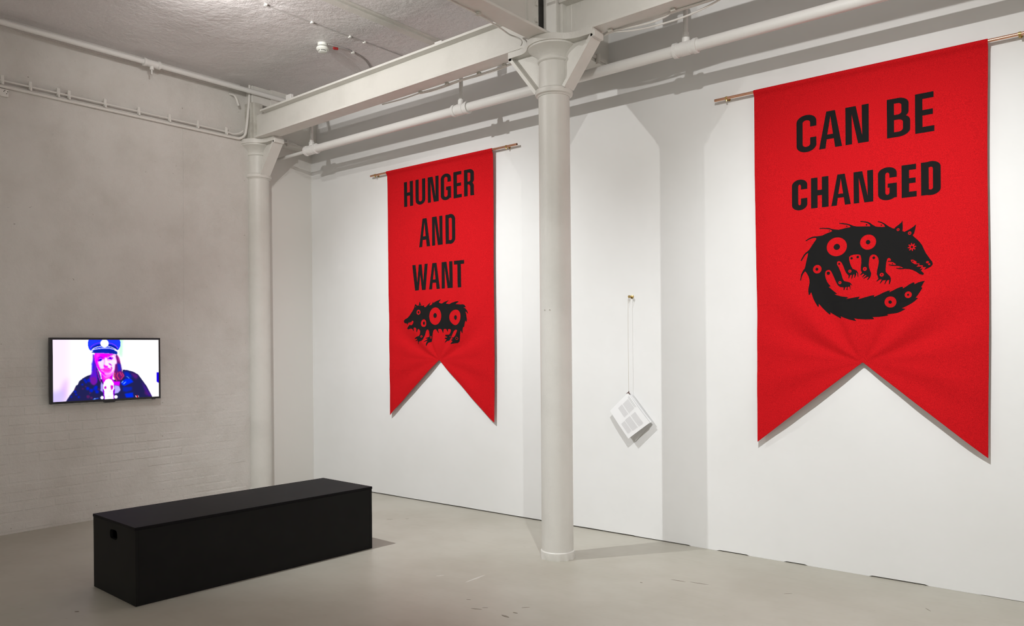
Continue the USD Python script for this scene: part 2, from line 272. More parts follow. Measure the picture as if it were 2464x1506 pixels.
def column(label, cx, cy, sides, dots=False):
    t = thing('iron_column', label, 'column', 'white iron columns'); I = MAT['iron_paint']
    wob = lathe([(0, 0), (.119, 0), (.1195, .03), (.1175, .05), (.112, .056), (0.10, .056)], cx, cy, 64)
    v = np.array(wob.vertices); k = v[:, 2] < .001; v[:, :2] += np.where(k[:, None], (meshkit.noise(np.c_[v[:, :2] * 40, v[:, 2]], 2)[:, None] - .5) * .012 * (v[:, :2] - [cx, cy]) / .119, 0)
    obj('base_ring', trimesh.Trimesh(v, wob.faces, process=False), I, t)
    obj('shaft', lathe([(0, .03), (.1105, .03), (.1095, 1.6), (.1080, 3.20), (0, 3.20)], cx, cy, 72), I, t)
    obj('collar', lathe([(.10, 3.190), (.112, 3.192), (.116, 3.200), (.128, 3.206), (.132, 3.220), (.130, 3.236), (.120, 3.246), (.10, 3.250)], cx, cy, 64), I, t)
    obj('neck', lathe([(0, 3.23), (.1035, 3.23), (.1030, 3.45), (0, 3.45)], cx, cy, 64), I, t)
    obj('capital', lathe([(.09, 3.425), (.106, 3.428), (.113, 3.436), (.113, 3.448), (.107, 3.456), (.112, 3.470), (.130, 3.492), (.157, 3.511), (.176, 3.522), (.178, 3.545), (.10, 3.545)], cx, cy, 64), I, t)
    half = .36
    P = plate_poly(cx, cy, half)
    if len(sides) == 1: P = P.intersection(sbox(cx - .02, cy - .3, cx + 1, cy + .3))
    obj('cap_plate', prism(P, 'z', 3.534, 3.577), I, t, smooth=30)
    for s in sides: obj('bracket', bracket(cx, cy, s), I, t, smooth=False)
    if len(sides) == 2:
        obj('shade_plate', bx(3.800, cy - .095, 3.60, 3.834, cy + .03, CEIL), MAT['dark_gap'], t, smooth=False, label='dark block standing in for the shaded gap beside the post')  # near-black block painted in for the deep shade of the gap
        obj('post', cat_([bx(3.835, cy - .055, 3.577, 3.945, cy + .055, CEIL, .004), bx(3.945, cy - .02, 3.577, 3.97, cy + .09, CEIL, .003)]), I, t, smooth=False)
    else:
        obj('post', cat_([bx(-.05, cy - .12, 3.577, .07, cy - .0, 3.955, .003), bx(.07, cy - .10, 3.577, .10, cy + .0, 3.955, .003)]), MAT['old_paint'], t, smooth=False)
        obj('bearing_block', bx(-.06, cy - .105, 3.955, .075, cy + .16, CEIL, .004), I, t, smooth=False)
    if dots:
        for x in (3.868, 3.908):
            a = math.asin((x - cx) / .1105); y = cy - .1100 * math.cos(a)
            obj('screw', cyl((x, y + .004, 1.716), (x, y - .002, 1.716), .0045, 10), MAT['old_paint'], t)
    return t
COL = (3.881, -.830)
column('round white cast-iron column standing free in the room before the banner wall', *COL, (-1, 1), True)
column('half-buried white iron column in the brick wall near the corner', .012, -.665, (1,))

# ------------------------------------------------------------------ pipes, conduits, cables
t = thing('heating_pipe', 'thick white pipe hung under the ceiling along the banner wall', 'pipe')
PY, PZ = -.46, 3.444
obj('pipe', cyl((.56, PY, PZ), (RX - .02, PY, PZ), .037, 28), MAT['pipe_paint'], t)
obj('thin_pipe', cyl((0.0, PY, PZ - .008), (.58, PY, PZ), .016, 16), MAT['pipe_paint'], t)
for X in (.63, 2.66, 4.70, 6.74, 8.78):
    prof = lambda a, b, R: cyl((a, PY, PZ), (b, PY, PZ), R, 28)
    obj('coupling', cat_([prof(X - .075, X + .075, .044), prof(X - .085, X - .060, .050), prof(X + .060, X + .085, .050), prof(X - .035, X + .035, .0465)]), MAT['pipe_paint'], t)
    obj('hanger', cat_([sweep(curve([(X, PY, PZ + .03), (X, PY, 3.70), (X, PY, 3.86), (X, PY - .02, 3.895), (X, PY - .07, 3.90), (X, PY - .25, 3.90)], 24), .0165, 14), bx(X - .04, PY - .27, 3.84, X + .04, PY - .235, 3.93, .003), cyl((X, PY, PZ + .035), (X, PY, PZ + .075), .027, 16), cyl((X, PY, PZ + .075), (X, PY, PZ + .105), .0215, 6)]), MAT['pipe_paint'], t)
t = thing('water_pipe', 'white pipe high on the brick wall just under the ceiling', 'pipe')
obj('pipe', cyl((.11, RY + .01, 4.052), (.11, -.36, 4.052), .024, 22), MAT['pipe_paint'], t)
obj('coupling', cat_([cyl((.11, -1.87, 4.052), (.11, -1.75, 4.052), .032, 22), cyl((.11, -1.885, 4.052), (.11, -1.862, 4.052), .037, 22), cyl((.11, -1.758, 4.052), (.11, -1.735, 4.052), .037, 22)]), MAT['pipe_paint'], t)
obj('nozzle', cat_([cyl((.11, -1.81, 4.03), (.11, -1.81, 3.995), .018, 14), cyl((.11, -1.81, 4.0), (.11, -1.81, 3.955), .007, 10)]), MAT['pipe_paint'], t)
t = thing('conduit_run', 'white conduit and clipped cable along the brick wall that turn up beside the half column', 'conduit')
obj('conduit', sweep(curve([(.0145, RY + .02, 3.577), (.0145, -5, 3.577), (.0145, -2.2, 3.573), (.016, -1.3, 3.574), (.018, -.93, 3.575), (.03, -.875, 3.582), (.045, -.838, 3.615), (.05, -.822, 3.68), (.05, -.80, 3.85), (.05, -.785, 4.02), (.05, -.782, CEIL)], 90), .0125, 14), MAT['cable_paint'], t, label='conduit that bends upward at its end')
obj('cable', sweep(curve([(.0105, RY + .02, 3.622), (.0105, -5, 3.622), (.0105, -2.6, 3.622), (.0105, -1.6, 3.622), (.0105, -1.05, 3.620), (.012, -.95, 3.612), (.02, -.88, 3.632), (.03, -.845, 3.66)], 70), .0085, 10), MAT['cable_paint'], t)
for Y in (-2.97, -2.768, -2.558, -2.474, -2.179, -1.885, -1.599, -1.32, -1.019):
    obj('clip', cat_([bx(.001, Y - .012, 3.598, .022, Y + .012, 3.664, .003), bx(.001, Y - .007, 3.585, .034, Y + .007, 3.612, .002)]), MAT['cable_paint'], t, smooth=False)
obj('pipe_stub', sweep(curve([(-.03, -.955, 4.02), (.03, -.94, 3.995), (.045, -.925, 3.955), (.05, -.905, 3.895)], 20), .011, 12), MAT['cable_paint'], label='short bent pipe end sticking out of the brick wall near the half column', cat='pipe')
t = thing('junction_box', 'small flat junction box with screw holes below the conduit at the left edge', 'box')
obj('body', bx(0.002, -3.02, 3.495, .022, -2.927, 3.555, .004), MAT['cable_paint'], t, smooth=False)
for dy, dz in ((-.015, -.005), (-.035, .01), (-.028, .018), (-.008, .012)):
    obj('screw_hole', cyl((.0215, -2.927 + dy, 3.525 + dz), (.0232, -2.927 + dy, 3.525 + dz), .0035, 8), MAT['dark_gap'], t)
# ceiling: a cable dead straight across the plaster, a smoke detector and its lead
t = thing('ceiling_cable', 'thin grey cable stapled straight across the plaster ceiling', 'cable')
obj('cable', sweep(curve([(1.79, -9, CEIL - .004), (1.80, -4, CEIL - .004), (1.80, -1.3, CEIL - .004), (1.815, -.8, CEIL - .004), (1.82, -.1, CEIL - .004)], 50), .0042, 8), MAT['grey_cable'], t)
for y in (-2.6, -1.75, -1.32, -.93, -.77):
    obj('staple', bx(1.793, y - .008, CEIL - .014, 1.823, y + .008, CEIL, .002), MAT['white_plastic'], t, smooth=False)
DX, DY = 1.50, -.98
t = thing('smoke_detector', 'white round smoke detector on the ceiling left of the round column', 'smoke detector')
obj('base', lathe([(0, CEIL), (.042, CEIL), (.042, CEIL - .022), (.036, CEIL - .026), (0, CEIL - .026)], DX, DY, 40), MAT['white_plastic'], t)
obj('joint', lathe([(0, CEIL - .024), (.033, CEIL - .024), (.033, CEIL - .034), (0, CEIL - .034)], DX, DY, 32), MAT['dark_plastic'], t)
obj('head', lathe([(0, CEIL - .032), (.046, CEIL - .032), (.054, CEIL - .040), (.055, CEIL - .052), (.046, CEIL - .062), (.036, CEIL - .066), (0, CEIL - .066)], DX, DY, 48), MAT['white_plastic'], t)
vents = []
for k in range(8):
    a0, a1 = k * np.pi / 4 + .06, (k + 1) * np.pi / 4 - .06
    an = np.linspace(a0, a1, 6); vents.append(sweep(np.c_[DX + .033 * np.cos(an), DY + .033 * np.sin(an), np.full(6, CEIL - .070)], .004, 6))
obj('vent', cat_(vents), MAT['dark_plastic'], t)
obj('cap', lathe([(0, CEIL - .070), (.036, CEIL - .070), (.037, CEIL - .075), (.030, CEIL - .079), (0, CEIL - .080)], DX, DY, 40), MAT['white_plastic'], t)
for k in range(4):
    a = k * np.pi / 2 + .4; obj('rib', bx(DX + .034 * math.cos(a) - .004, DY + .034 * math.sin(a) - .004, CEIL - .078, DX + .034 * math.cos(a) + .004, DY + .034 * math.sin(a) + .004, CEIL - .064), MAT['white_plastic'], t, smooth=False)
t = thing('detector_lead', 'grey double cable curving from the smoke detector to the long steel beam', 'cable')
cz = CEIL - .006
obj('cable', sweep(curve([(DX + .046, DY + .026, CEIL - .012), (1.549, -.88, cz), (1.555, -.70, cz), (1.49, -.50, cz), (1.37, -.33, cz), (1.30, -.26, cz)], 40), .0045, 8), MAT['grey_cable'], t)
obj('cable', sweep(curve([(DX + .058, DY + .020, CEIL - .018), (1.568, -.89, cz - .010), (1.563, -.70, cz - .002), (1.50, -.50, cz), (1.385, -.33, cz), (1.31, -.26, cz)], 40), .004, 8), MAT['grey_cable'], t)
obj('gland', cyl((1.548, -.90, CEIL - .030), (1.556, -.86, CEIL - .026), .012, 12), MAT['red_plastic'], t, label='small red cable gland')
obj('staple', bx(1.54, -.70, CEIL - .018, 1.567, -.678, CEIL, .002), MAT['white_plastic'], t, smooth=False)
# cables under the beams
def cable(label, runs, clips, r=.006):
    t = thing('beam_cable', label, 'cable', 'white cables under the beams')
    for p in runs: obj('cable', sweep(curve(p, 60), r, 8), MAT['cable_paint'], t)
    for c in clips: obj('clip', cat_([bx(c[0] - .016, c[1] - .010, c[2] - .012, c[0] + .016, c[1] + .014, c[2] + .006, .002)]), MAT['old_paint'], t, smooth=False)
cable('pair of white cables clipped under the long beam left of the round column', [
    [(1.95, -.695, 3.573), (2.2, -.692, 3.568), (2.44, -.700, 3.571), (2.62, -.706, 3.566), (2.9, -.714, 3.571), (3.18, -.722, 3.566), (3.42, -.730, 3.571), (3.50, -.735, 3.569)],
    [(2.42, -.690, 3.570), (2.62, -.692, 3.560), (2.9, -.704, 3.568), (3.18, -.712, 3.559), (3.42, -.722, 3.568)]],
    [(2.44, -.715, 3.572), (2.75, -.722, 3.572), (3.10, -.732, 3.572), (3.36, -.738, 3.572)])
cable('two white cables drooping under the beam right of the round column', [
    [(4.16, -.72, 3.565), (4.24, -.735, 3.568), (4.31, -.752, 3.572), (4.45, -.75, 3.560), (4.60, -.748, 3.552), (4.71, -.752, 3.560), (4.77, -.765, 3.572), (4.9, -.765, 3.572), (5.1, -.77, 3.572), (5.6, -.78, 3.572)],
    [(4.31, -.748, 3.568), (4.45, -.725, 3.548), (4.62, -.71, 3.540), (4.80, -.70, 3.546), (4.95, -.715, 3.556), (5.08, -.745, 3.568), (5.16, -.765, 3.573)]],
    [(4.31, -.775, 3.572), (4.78, -.79, 3.572)])
cable('white cable on the near beam that loops to the round column', [
    [(3.800, -3.2, 3.570), (3.802, -2.4, 3.570), (3.802, -1.78, 3.570), (3.805, -1.54, 3.566), (3.77, -1.30, 3.575), (3.66, -1.06, 3.63), (3.57, -.925, 3.685), (3.615, -.875, 3.66), (3.63, -.868, 3.63), (3.60, -.866, 3.60), (3.575, -.868, 3.588)]],
    [(3.812, -1.54, 3.572)], .0052)

# ------------------------------------------------------------------ banners
# outlines of the prints, in metres on the wall (x, z)
T_O = [[6.0849,1.9374],[6.0827,1.9507],[6.0733,1.9632],[6.0593,1.9867],[6.0476,2.0061],[6.0382,2.028],[6.0289,2.0526],[6.0171,2.0722],[6.0004,2.0923],[5.986,2.1069],[5.9769,2.1179],[5.985,2.1297],[5.9912,2.1543],[5.9963,2.183],[5.9817,2.1699],[5.9622,2.1573],[5.9426,2.1486],[5.9315,2.1438],[5.9205,2.1494],[5.9226,2.1693],[5.922,2.1909],[5.921,2.2138],[5.9135,2.2012],[5.8986,2.1893],[5.8836,2.1788],[5.8749,2.1694],[5.8649,2.1726],[5.8487,2.1824],[5.8337,2.1948],[5.8187,2.2073],[5.8011,2.2187],[5.7813,2.2249],[5.7802,2.2209],[5.801,2.2119],[5.8161,2.2007],[5.8231,2.185],[5.8034,2.1863],[5.7856,2.1889],[5.7677,2.1935],[5.7498,2.2064],[5.7345,2.2204],[5.719,2.2284],[5.6982,2.2334],[5.6794,2.2365],[5.6786,2.2319],[5.6982,2.2279],[5.7189,2.2207],[5.7318,2.211],[5.7369,2.2022],[5.7356,2.1974],[5.711,2.2],[5.6849,2.2016],[5.6612,2.2041],[5.6381,2.2102],[5.6173,2.2216],[5.5963,2.2297],[5.5752,2.2344],[5.5516,2.2384],[5.552,2.2339],[5.5728,2.2281],[5.5962,2.2231],[5.6126,2.2165],[5.6206,2.2076],[5.6171,2.2038],[5.5937,2.2026],[5.5725,2.1986],[5.5489,2.1949],[5.5323,2.1978],[5.518,2.2005],[5.506,2.2047],[5.4893,2.2121],[5.47,2.2148],[5.4506,2.2168],[5.4287,2.2171],[5.4298,2.2127],[5.4505,2.2111],[5.4699,2.2083],[5.4868,2.2049],[5.5012,2.1997],[5.5095,2.1909],[5.4987,2.1863],[5.4794,2.1808],[5.4624,2.175],[5.4478,2.1684],[5.4307,2.1668],[5.416,2.1662],[5.4013,2.1672],[5.384,2.1663],[5.3666,2.1604],[5.3491,2.152],[5.3378,2.1442],[5.3428,2.1412],[5.3566,2.1487],[5.374,2.1547],[5.3889,2.1578],[5.4012,2.1581],[5.4085,2.1544],[5.4072,2.1465],[5.3985,2.1348],[5.3861,2.1183],[5.3735,2.0993],[5.3623,2.0839],[5.351,2.0747],[5.3384,2.0657],[5.3258,2.0528],[5.3156,2.0358],[5.3054,2.0176],[5.3099,2.0134],[5.3206,2.0279],[5.3307,2.0448],[5.3408,2.0554],[5.3509,2.0621],[5.3546,2.0618],[5.352,2.0456],[5.3456,2.0234],[5.3404,2.001],[5.3357,1.9786],[5.3313,1.9637],[5.3199,1.9493],[5.3082,1.9247],[5.3022,1.8873],[5.307,1.8841],[5.3124,1.9099],[5.3212,1.9297],[5.3342,1.9447],[5.3427,1.934],[5.3553,1.9101],[5.3609,1.8895],[5.3621,1.8693],[5.3591,1.8521],[5.3547,1.8293],[5.3545,1.8091],[5.358,1.7887],[5.3634,1.7885],[5.3672,1.7969],[5.3721,1.8053],[5.3771,1.7907],[5.3853,1.7644],[5.3964,1.7409],[5.4158,1.7071],[5.42,1.7098],[5.4193,1.7285],[5.4271,1.7196],[5.4464,1.696],[5.4684,1.6724],[5.4862,1.6561],[5.4909,1.6574],[5.4891,1.6702],[5.5041,1.6598],[5.5285,1.6449],[5.5556,1.6294],[5.5596,1.6304],[5.5562,1.6426],[5.5799,1.632],[5.6066,1.6214],[5.649,1.6099],[5.6495,1.6127],[5.6372,1.6275],[5.6596,1.6227],[5.6989,1.6187],[5.7558,1.6185],[5.7563,1.6212],[5.7467,1.6312],[5.7794,1.6318],[5.8084,1.6345],[5.8349,1.6396],[5.8295,1.6469],[5.857,1.6496],[5.8875,1.6532],[5.907,1.6608],[5.933,1.674],[5.9308,1.6764],[5.9115,1.6802],[5.9395,1.6924],[5.9652,1.7054],[5.9866,1.7197],[6.0057,1.7379],[5.992,1.7408],[6.0037,1.7561],[6.0165,1.7763],[6.0292,1.7976],[6.0271,1.8001],[6.0219,1.8027],[6.0293,1.8173],[6.042,1.8397],[6.0253,1.8372],[6.0064,1.8325],[5.9831,1.8227],[5.9853,1.8291],[5.9821,1.8344],[5.9726,1.8322],[5.9555,1.8239],[5.9362,1.8109],[5.9189,1.8013],[5.9179,1.8119],[5.906,1.8102],[5.8865,1.8031],[5.8668,1.7923],[5.8448,1.7816],[5.8482,1.7921],[5.8361,1.7903],[5.8139,1.782],[5.7917,1.7712],[5.7715,1.7626],[5.7557,1.7561],[5.7581,1.7675],[5.7363,1.7648],[5.7,1.7555],[5.6632,1.7461],[5.6738,1.7622],[5.6554,1.7603],[5.6263,1.7561],[5.5902,1.7508],[5.6036,1.7586],[5.5943,1.7632],[5.5621,1.7689],[5.5351,1.7773],[5.5188,1.786],[5.5365,1.7871],[5.527,1.7946],[5.508,1.8111],[5.4835,1.8337],[5.4959,1.8387],[5.4864,1.8478],[5.4727,1.8685],[5.4646,1.8917],[5.4606,1.9119],[5.4622,1.9289],[5.4678,1.9385],[5.4789,1.9434],[5.4913,1.9426],[5.5008,1.932],[5.5116,1.9086],[5.5223,1.8825],[5.5316,1.8593],[5.541,1.8418],[5.5545,1.8298],[5.5774,1.8252],[5.5759,1.809],[5.5807,1.8082],[5.5854,1.8253],[5.5962,1.8275],[5.5933,1.8086],[5.5987,1.8072],[5.6015,1.8272],[5.6122,1.8294],[5.6161,1.8097],[5.6187,1.8118],[5.6163,1.8432],[5.6243,1.8371],[5.6269,1.8314],[5.6282,1.8341],[5.623,1.8456],[5.6137,1.8545],[5.6004,1.8595],[5.579,1.8663],[5.5711,1.8823],[5.5658,1.9023],[5.5579,1.9281],[5.5473,1.9542],[5.5366,1.9747],[5.5367,1.9888],[5.5436,1.9953],[5.5531,1.9946],[5.5651,1.9838],[5.5744,1.9635],[5.5823,1.9405],[5.5902,1.9203],[5.5981,1.9086],[5.6074,1.901],[5.606,1.8815],[5.61,1.8813],[5.6168,1.9004],[5.6274,1.9025],[5.6232,1.8768],[5.6278,1.8788],[5.6354,1.9034],[5.6433,1.9042],[5.64,1.8836],[5.6445,1.8838],[5.6526,1.9022],[5.6527,1.9161],[5.6592,1.9101],[5.6617,1.8878],[5.6656,1.8875],[5.6645,1.9098],[5.6567,1.9256],[5.6449,1.9333],[5.6317,1.9398],[5.6225,1.9572],[5.616,1.9772],[5.6109,1.9972],[5.611,2.0112],[5.6111,2.0171],[5.6202,2.0248],[5.6362,2.029],[5.6573,2.0295],[5.6718,2.0275],[5.6796,2.02],[5.6833,2.0003],[5.6831,1.9726],[5.6808,1.9479],[5.6802,1.9285],[5.6866,1.9129],[5.676,1.8984],[5.6786,1.8968],[5.6944,1.9055],[5.7009,1.9023],[5.6871,1.8838],[5.6903,1.8822],[5.7073,1.8963],[5.7133,1.8918],[5.6941,1.8751],[5.6975,1.8735],[5.7189,1.8845],[5.7267,1.8827],[5.7162,1.8654],[5.72,1.8638],[5.7318,1.8755],[5.7383,1.8888],[5.7403,1.9052],[5.7347,1.922],[5.7284,1.9417],[5.7268,1.9611],[5.7288,1.9857],[5.7315,2.0048],[5.738,2.0152],[5.7484,2.0213],[5.7612,2.0202],[5.7727,2.0124],[5.7815,1.9981],[5.7852,1.9787],[5.7838,1.9596],[5.7785,1.9354],[5.7745,1.9166],[5.7736,1.8975],[5.7781,1.8835],[5.7824,1.8673],[5.77,1.8537],[5.7744,1.8522],[5.7924,1.8643],[5.8024,1.8625],[5.79,1.8393],[5.794,1.8379],[5.8079,1.8562],[5.8256,1.8575],[5.8166,1.833],[5.8205,1.8328],[5.8322,1.8547],[5.8443,1.8587],[5.8419,1.8304],[5.8456,1.8302],[5.853,1.8511],[5.8532,1.8676],[5.8478,1.881],[5.8369,1.8924],[5.8249,1.9075],[5.8239,1.9242],[5.8258,1.9431],[5.8269,1.9619],[5.8334,1.9858],[5.8385,1.9922],[5.8473,1.9915],[5.8547,1.9828],[5.8547,1.9761],[5.8521,1.9736],[5.8358,1.9732],[5.8383,1.9692],[5.8521,1.9681],[5.8671,1.9643],[5.8831,1.951],[5.8794,1.9467],[5.8595,1.9487],[5.8407,1.9527],[5.8419,1.9486],[5.8619,1.9417],[5.8868,1.9407],[5.9041,1.9373],[5.9237,1.9265],[5.9114,1.9247],[5.883,1.9281],[5.8854,1.9238],[5.9064,1.9183],[5.931,1.9193],[5.9555,1.9163],[5.9749,1.9096],[5.9941,1.8976],[6.0132,1.8818],[6.0299,1.8754],[6.0371,1.8802],[6.036,1.8855],[6.0218,1.901],[6.0302,1.915],[6.0373,1.9053],[6.0564,1.9132],[6.0754,1.9223],[6.0837,1.9322]]
T_M = [[5.9656,1.9716],[5.9777,1.9719],[5.997,1.9585],[5.9957,1.9493],[6.0137,1.9453],[6.0112,1.9362],[6.0328,1.9333],[6.0303,1.9229],[6.0505,1.9215],[6.0373,1.9045],[6.0206,1.9003],[6.0302,1.915],[6.0134,1.9109],[6.0255,1.9259],[5.9955,1.9281],[6.0089,1.9404],[5.9872,1.9433],[5.9728,1.9537],[5.9656,1.9649]]
T_H2 = [[5.5357,2.0876,0.0623,0.0605],[5.4118,1.953,0.0275,0.0281],[5.7237,2.1004,0.0471,0.0473],[5.8964,2.1607,0.0084,0.0091],[5.9608,2.1334,0.0098,0.0107],[6.0567,1.95,0.0083,0.0073],[6.0661,1.9375,0.0059,0.0063],[5.7037,1.9346,0.012,0.0127],[5.8016,1.8916,0.0122,0.012],[5.6149,1.9261,0.0096,0.0101],[5.5541,1.8574,0.0097,0.0101],[5.8494,1.7214,0.0325,0.0346],[5.949,1.7611,0.0209,0.0206]]
T_D2 = [[5.5361,2.0868,0.0195,0.019],[5.4094,1.9532,0.0093,0.0095],[5.7237,2.1004,0.013,0.0138],[5.8964,2.1607,0.0032,0.0035],[5.9608,2.1328,0.0034,0.0037],[5.7037,1.9346,0.0031,0.0033],[5.8016,1.8916,0.0033,0.0036],[5.6149,1.9261,0.0027,0.0028],[5.5541,1.8574,0.0027,0.0028],[5.8476,1.721,0.0092,0.01],[5.948,1.7611,0.006,0.0061],[5.55,1.9774,0.0057,0.0059],[5.6256,2.007,0.0072,0.0073],[5.6624,2.0121,0.0076,0.0078],[5.482,1.9219,0.0105,0.0102],[5.7565,2.0001,0.0077,0.0083],[5.4903,2.1938,0.0033,0.0034],[5.598,2.2124,0.0038,0.0039],[5.7157,2.2094,0.0045,0.0047],[5.8014,2.1982,0.0035,0.0038],[5.8632,1.9551,0.0032,0.0035],[5.9053,1.9305,0.0027,0.003],[5.9765,1.9619,0.0034,0.0038],[5.9723,2.0483,0.0061,0.0067]]
T_FL = [5.9727,2.0483,0.0238,0.0248]
T_P = [[1.4926,1.7165],[1.4927,1.7269],[1.5105,1.7403],[1.5508,1.7512],[1.576,1.7677],[1.6011,1.7944],[1.6213,1.8212],[1.6364,1.8481],[1.6466,1.8786],[1.6555,1.8816],[1.671,1.8673],[1.693,1.8664],[1.7047,1.9],[1.7105,1.9015],[1.7271,1.865],[1.744,1.861],[1.7731,1.8666],[1.7681,1.8566],[1.7753,1.8496],[1.7945,1.8471],[1.8162,1.8615],[1.8594,1.89],[1.8448,1.8586],[1.8781,1.8691],[1.895,1.8952],[1.8995,1.8816],[1.9161,1.8909],[1.9443,1.8997],[1.992,1.9116],[1.9942,1.9092],[1.9684,1.8853],[1.9892,1.8745],[2.0077,1.872],[2.0402,1.8856],[2.0989,1.8995],[2.0676,1.8778],[2.0629,1.8681],[2.104,1.8631],[2.1313,1.8751],[2.1766,1.8846],[2.2102,1.8854],[2.2114,1.8798],[2.1854,1.8695],[2.174,1.8602],[2.2299,1.8553],[2.2742,1.8544],[2.2961,1.847],[2.3135,1.8269],[2.2783,1.8267],[2.3046,1.8192],[2.3285,1.7989],[2.3392,1.7824],[2.3434,1.7677],[2.3369,1.7695],[2.3239,1.7829],[2.3108,1.7882],[2.3215,1.7636],[2.3278,1.7343],[2.3296,1.7084],[2.3242,1.6924],[2.3121,1.7057],[2.303,1.68],[2.2939,1.6462],[2.2842,1.6513],[2.2761,1.6288],[2.269,1.59],[2.2625,1.5998],[2.256,1.6178],[2.2493,1.6098],[2.2424,1.5839],[2.2353,1.5515],[2.2238,1.519],[2.2036,1.5046],[2.1722,1.5032],[2.1248,1.4965],[2.1202,1.4988],[2.1499,1.5231],[2.1274,1.5306],[2.1297,1.5355],[2.1547,1.5444],[2.1276,1.5507],[2.13,1.5553],[2.1593,1.5558],[2.182,1.5719],[2.1957,1.5945],[2.2071,1.6172],[2.2005,1.6255],[2.1781,1.6276],[2.1555,1.6149],[2.1371,1.589],[2.1232,1.5629],[2.1094,1.5401],[2.0956,1.5271],[2.0636,1.5258],[2.0381,1.5095],[2.0382,1.5161],[2.0569,1.5391],[2.0386,1.5486],[2.041,1.5542],[2.0616,1.5572],[2.0677,1.5621],[2.0467,1.57],[2.0482,1.5823],[2.0871,1.5833],[2.101,1.5995],[2.1089,1.6191],[2.1036,1.6324],[2.0877,1.636],[2.0762,1.6297],[2.0783,1.6092],[2.0715,1.6133],[2.0603,1.6366],[2.035,1.6372],[2.0279,1.6207],[2.0253,1.5969],[2.0185,1.6043],[2.0026,1.6312],[1.9888,1.6382],[1.9609,1.6387],[1.9561,1.6255],[1.9683,1.5986],[1.9558,1.6055],[1.9304,1.636],[1.914,1.6364],[1.8974,1.6267],[1.8895,1.6],[1.8866,1.58],[1.8815,1.5465],[1.8646,1.5199],[1.8264,1.5118],[1.8167,1.4967],[1.8093,1.4792],[1.8046,1.4833],[1.8024,1.5036],[1.8147,1.5305],[1.7738,1.5185],[1.7762,1.5232],[1.8077,1.5407],[1.8126,1.5501],[1.791,1.5521],[1.7911,1.5569],[1.8319,1.5674],[1.8345,1.5876],[1.8325,1.6214],[1.8183,1.6352],[1.7992,1.6356],[1.787,1.6223],[1.7793,1.5818],[1.7645,1.5447],[1.745,1.5296],[1.7061,1.525],[1.6913,1.5183],[1.6862,1.4989],[1.6789,1.5014],[1.6816,1.5218],[1.6867,1.5348],[1.6449,1.5284],[1.6449,1.5332],[1.6794,1.5441],[1.682,1.5509],[1.6378,1.5508],[1.6378,1.5556],[1.6822,1.5714],[1.7115,1.576],[1.7239,1.5929],[1.7242,1.6235],[1.7075,1.6426],[1.6952,1.6411],[1.6902,1.6242],[1.6827,1.61],[1.6788,1.6175],[1.6758,1.6484],[1.6587,1.659],[1.639,1.6543],[1.6436,1.6227],[1.6362,1.6252],[1.6216,1.6427],[1.5994,1.65],[1.5445,1.6425],[1.5346,1.6531],[1.5498,1.6649],[1.5699,1.6782],[1.585,1.6899],[1.5898,1.6784],[1.5998,1.6861],[1.6072,1.6791],[1.6146,1.6823],[1.6296,1.694],[1.6372,1.7109],[1.6324,1.723],[1.6176,1.7235],[1.606,1.7066],[1.5977,1.7171],[1.5876,1.7002],[1.5778,1.7142],[1.5702,1.7024],[1.5593,1.7078],[1.5475,1.685],[1.5377,1.6997],[1.5151,1.7021],[1.4975,1.706]]
T_H1 = [[1.6898,1.8034,0.0234,0.0246],[1.7576,1.6982,0.0348,0.0366],[1.9216,1.7585,0.0779,0.082],[2.1713,1.7397,0.0733,0.0713],[1.743,1.5721,0.0121,0.0109],[1.858,1.562,0.0137,0.0134],[2.2005,1.5471,0.0147,0.0137],[2.1029,1.5665,0.0054,0.006],[1.6552,1.8559,0.0044,0.0042],[1.7111,1.8657,0.0043,0.0041]]
T_D1 = [[1.6898,1.8027,0.0098,0.0123],[1.7576,1.6975,0.0125,0.0156],[1.9193,1.7646,0.0221,0.0228],[2.1682,1.7385,0.018,0.0216],[1.743,1.5721,0.0044,0.0051],[1.858,1.562,0.0048,0.0057],[2.2005,1.5471,0.0094,0.0094]]
T_W = [[[['H',1.5114,1.6356],['U',1.6712,1.8024],['N',1.8362,1.9785],['G',2.0064,2.1366],['E',2.1677,2.2686],['R',2.2982,2.4188]],2.8247,3.0626],[[['A',1.7153,1.8616],['N',1.8889,2.0245],['D',2.0637,2.184]],2.4176,2.6847],[[['W',1.6163,1.8271],['A',1.8436,1.9846],['N',2.0092,2.1462],['T',2.1659,2.2921]],2.0109,2.2548]]
T_W2 = [[[['C',5.2835,5.4123],['A',5.4296,5.5721],['N',5.5931,5.732],['B',5.8375,5.9674],['E',5.995,6.0986]],2.7276,2.9649],[[['C',5.2509,5.3518],['H',5.3762,5.4866],['A',5.5042,5.6229],['N',5.6404,5.7556],['G',5.7838,5.8908],['E',5.918,6.0007],['D',6.0252,6.1308]],2.3511,2.5481]]
def rr(x0, y0, x1, y1, rx, ry, n=10):
    rx, ry = min(rx, (x1 - x0) / 2), min(ry, (y1 - y0) / 2); a = np.linspace(0, np.pi / 2, n); P = []
    for cx, cy, o in ((x1 - rx, y1 - ry, 0), (x0 + rx, y1 - ry, 1), (x0 + rx, y0 + ry, 2), (x1 - rx, y0 + ry, 3)):
        P += [(cx + rx * math.cos(t + o * np.pi / 2), cy + ry * math.sin(t + o * np.pi / 2)) for t in a]
    return Polygon(P).buffer(0)
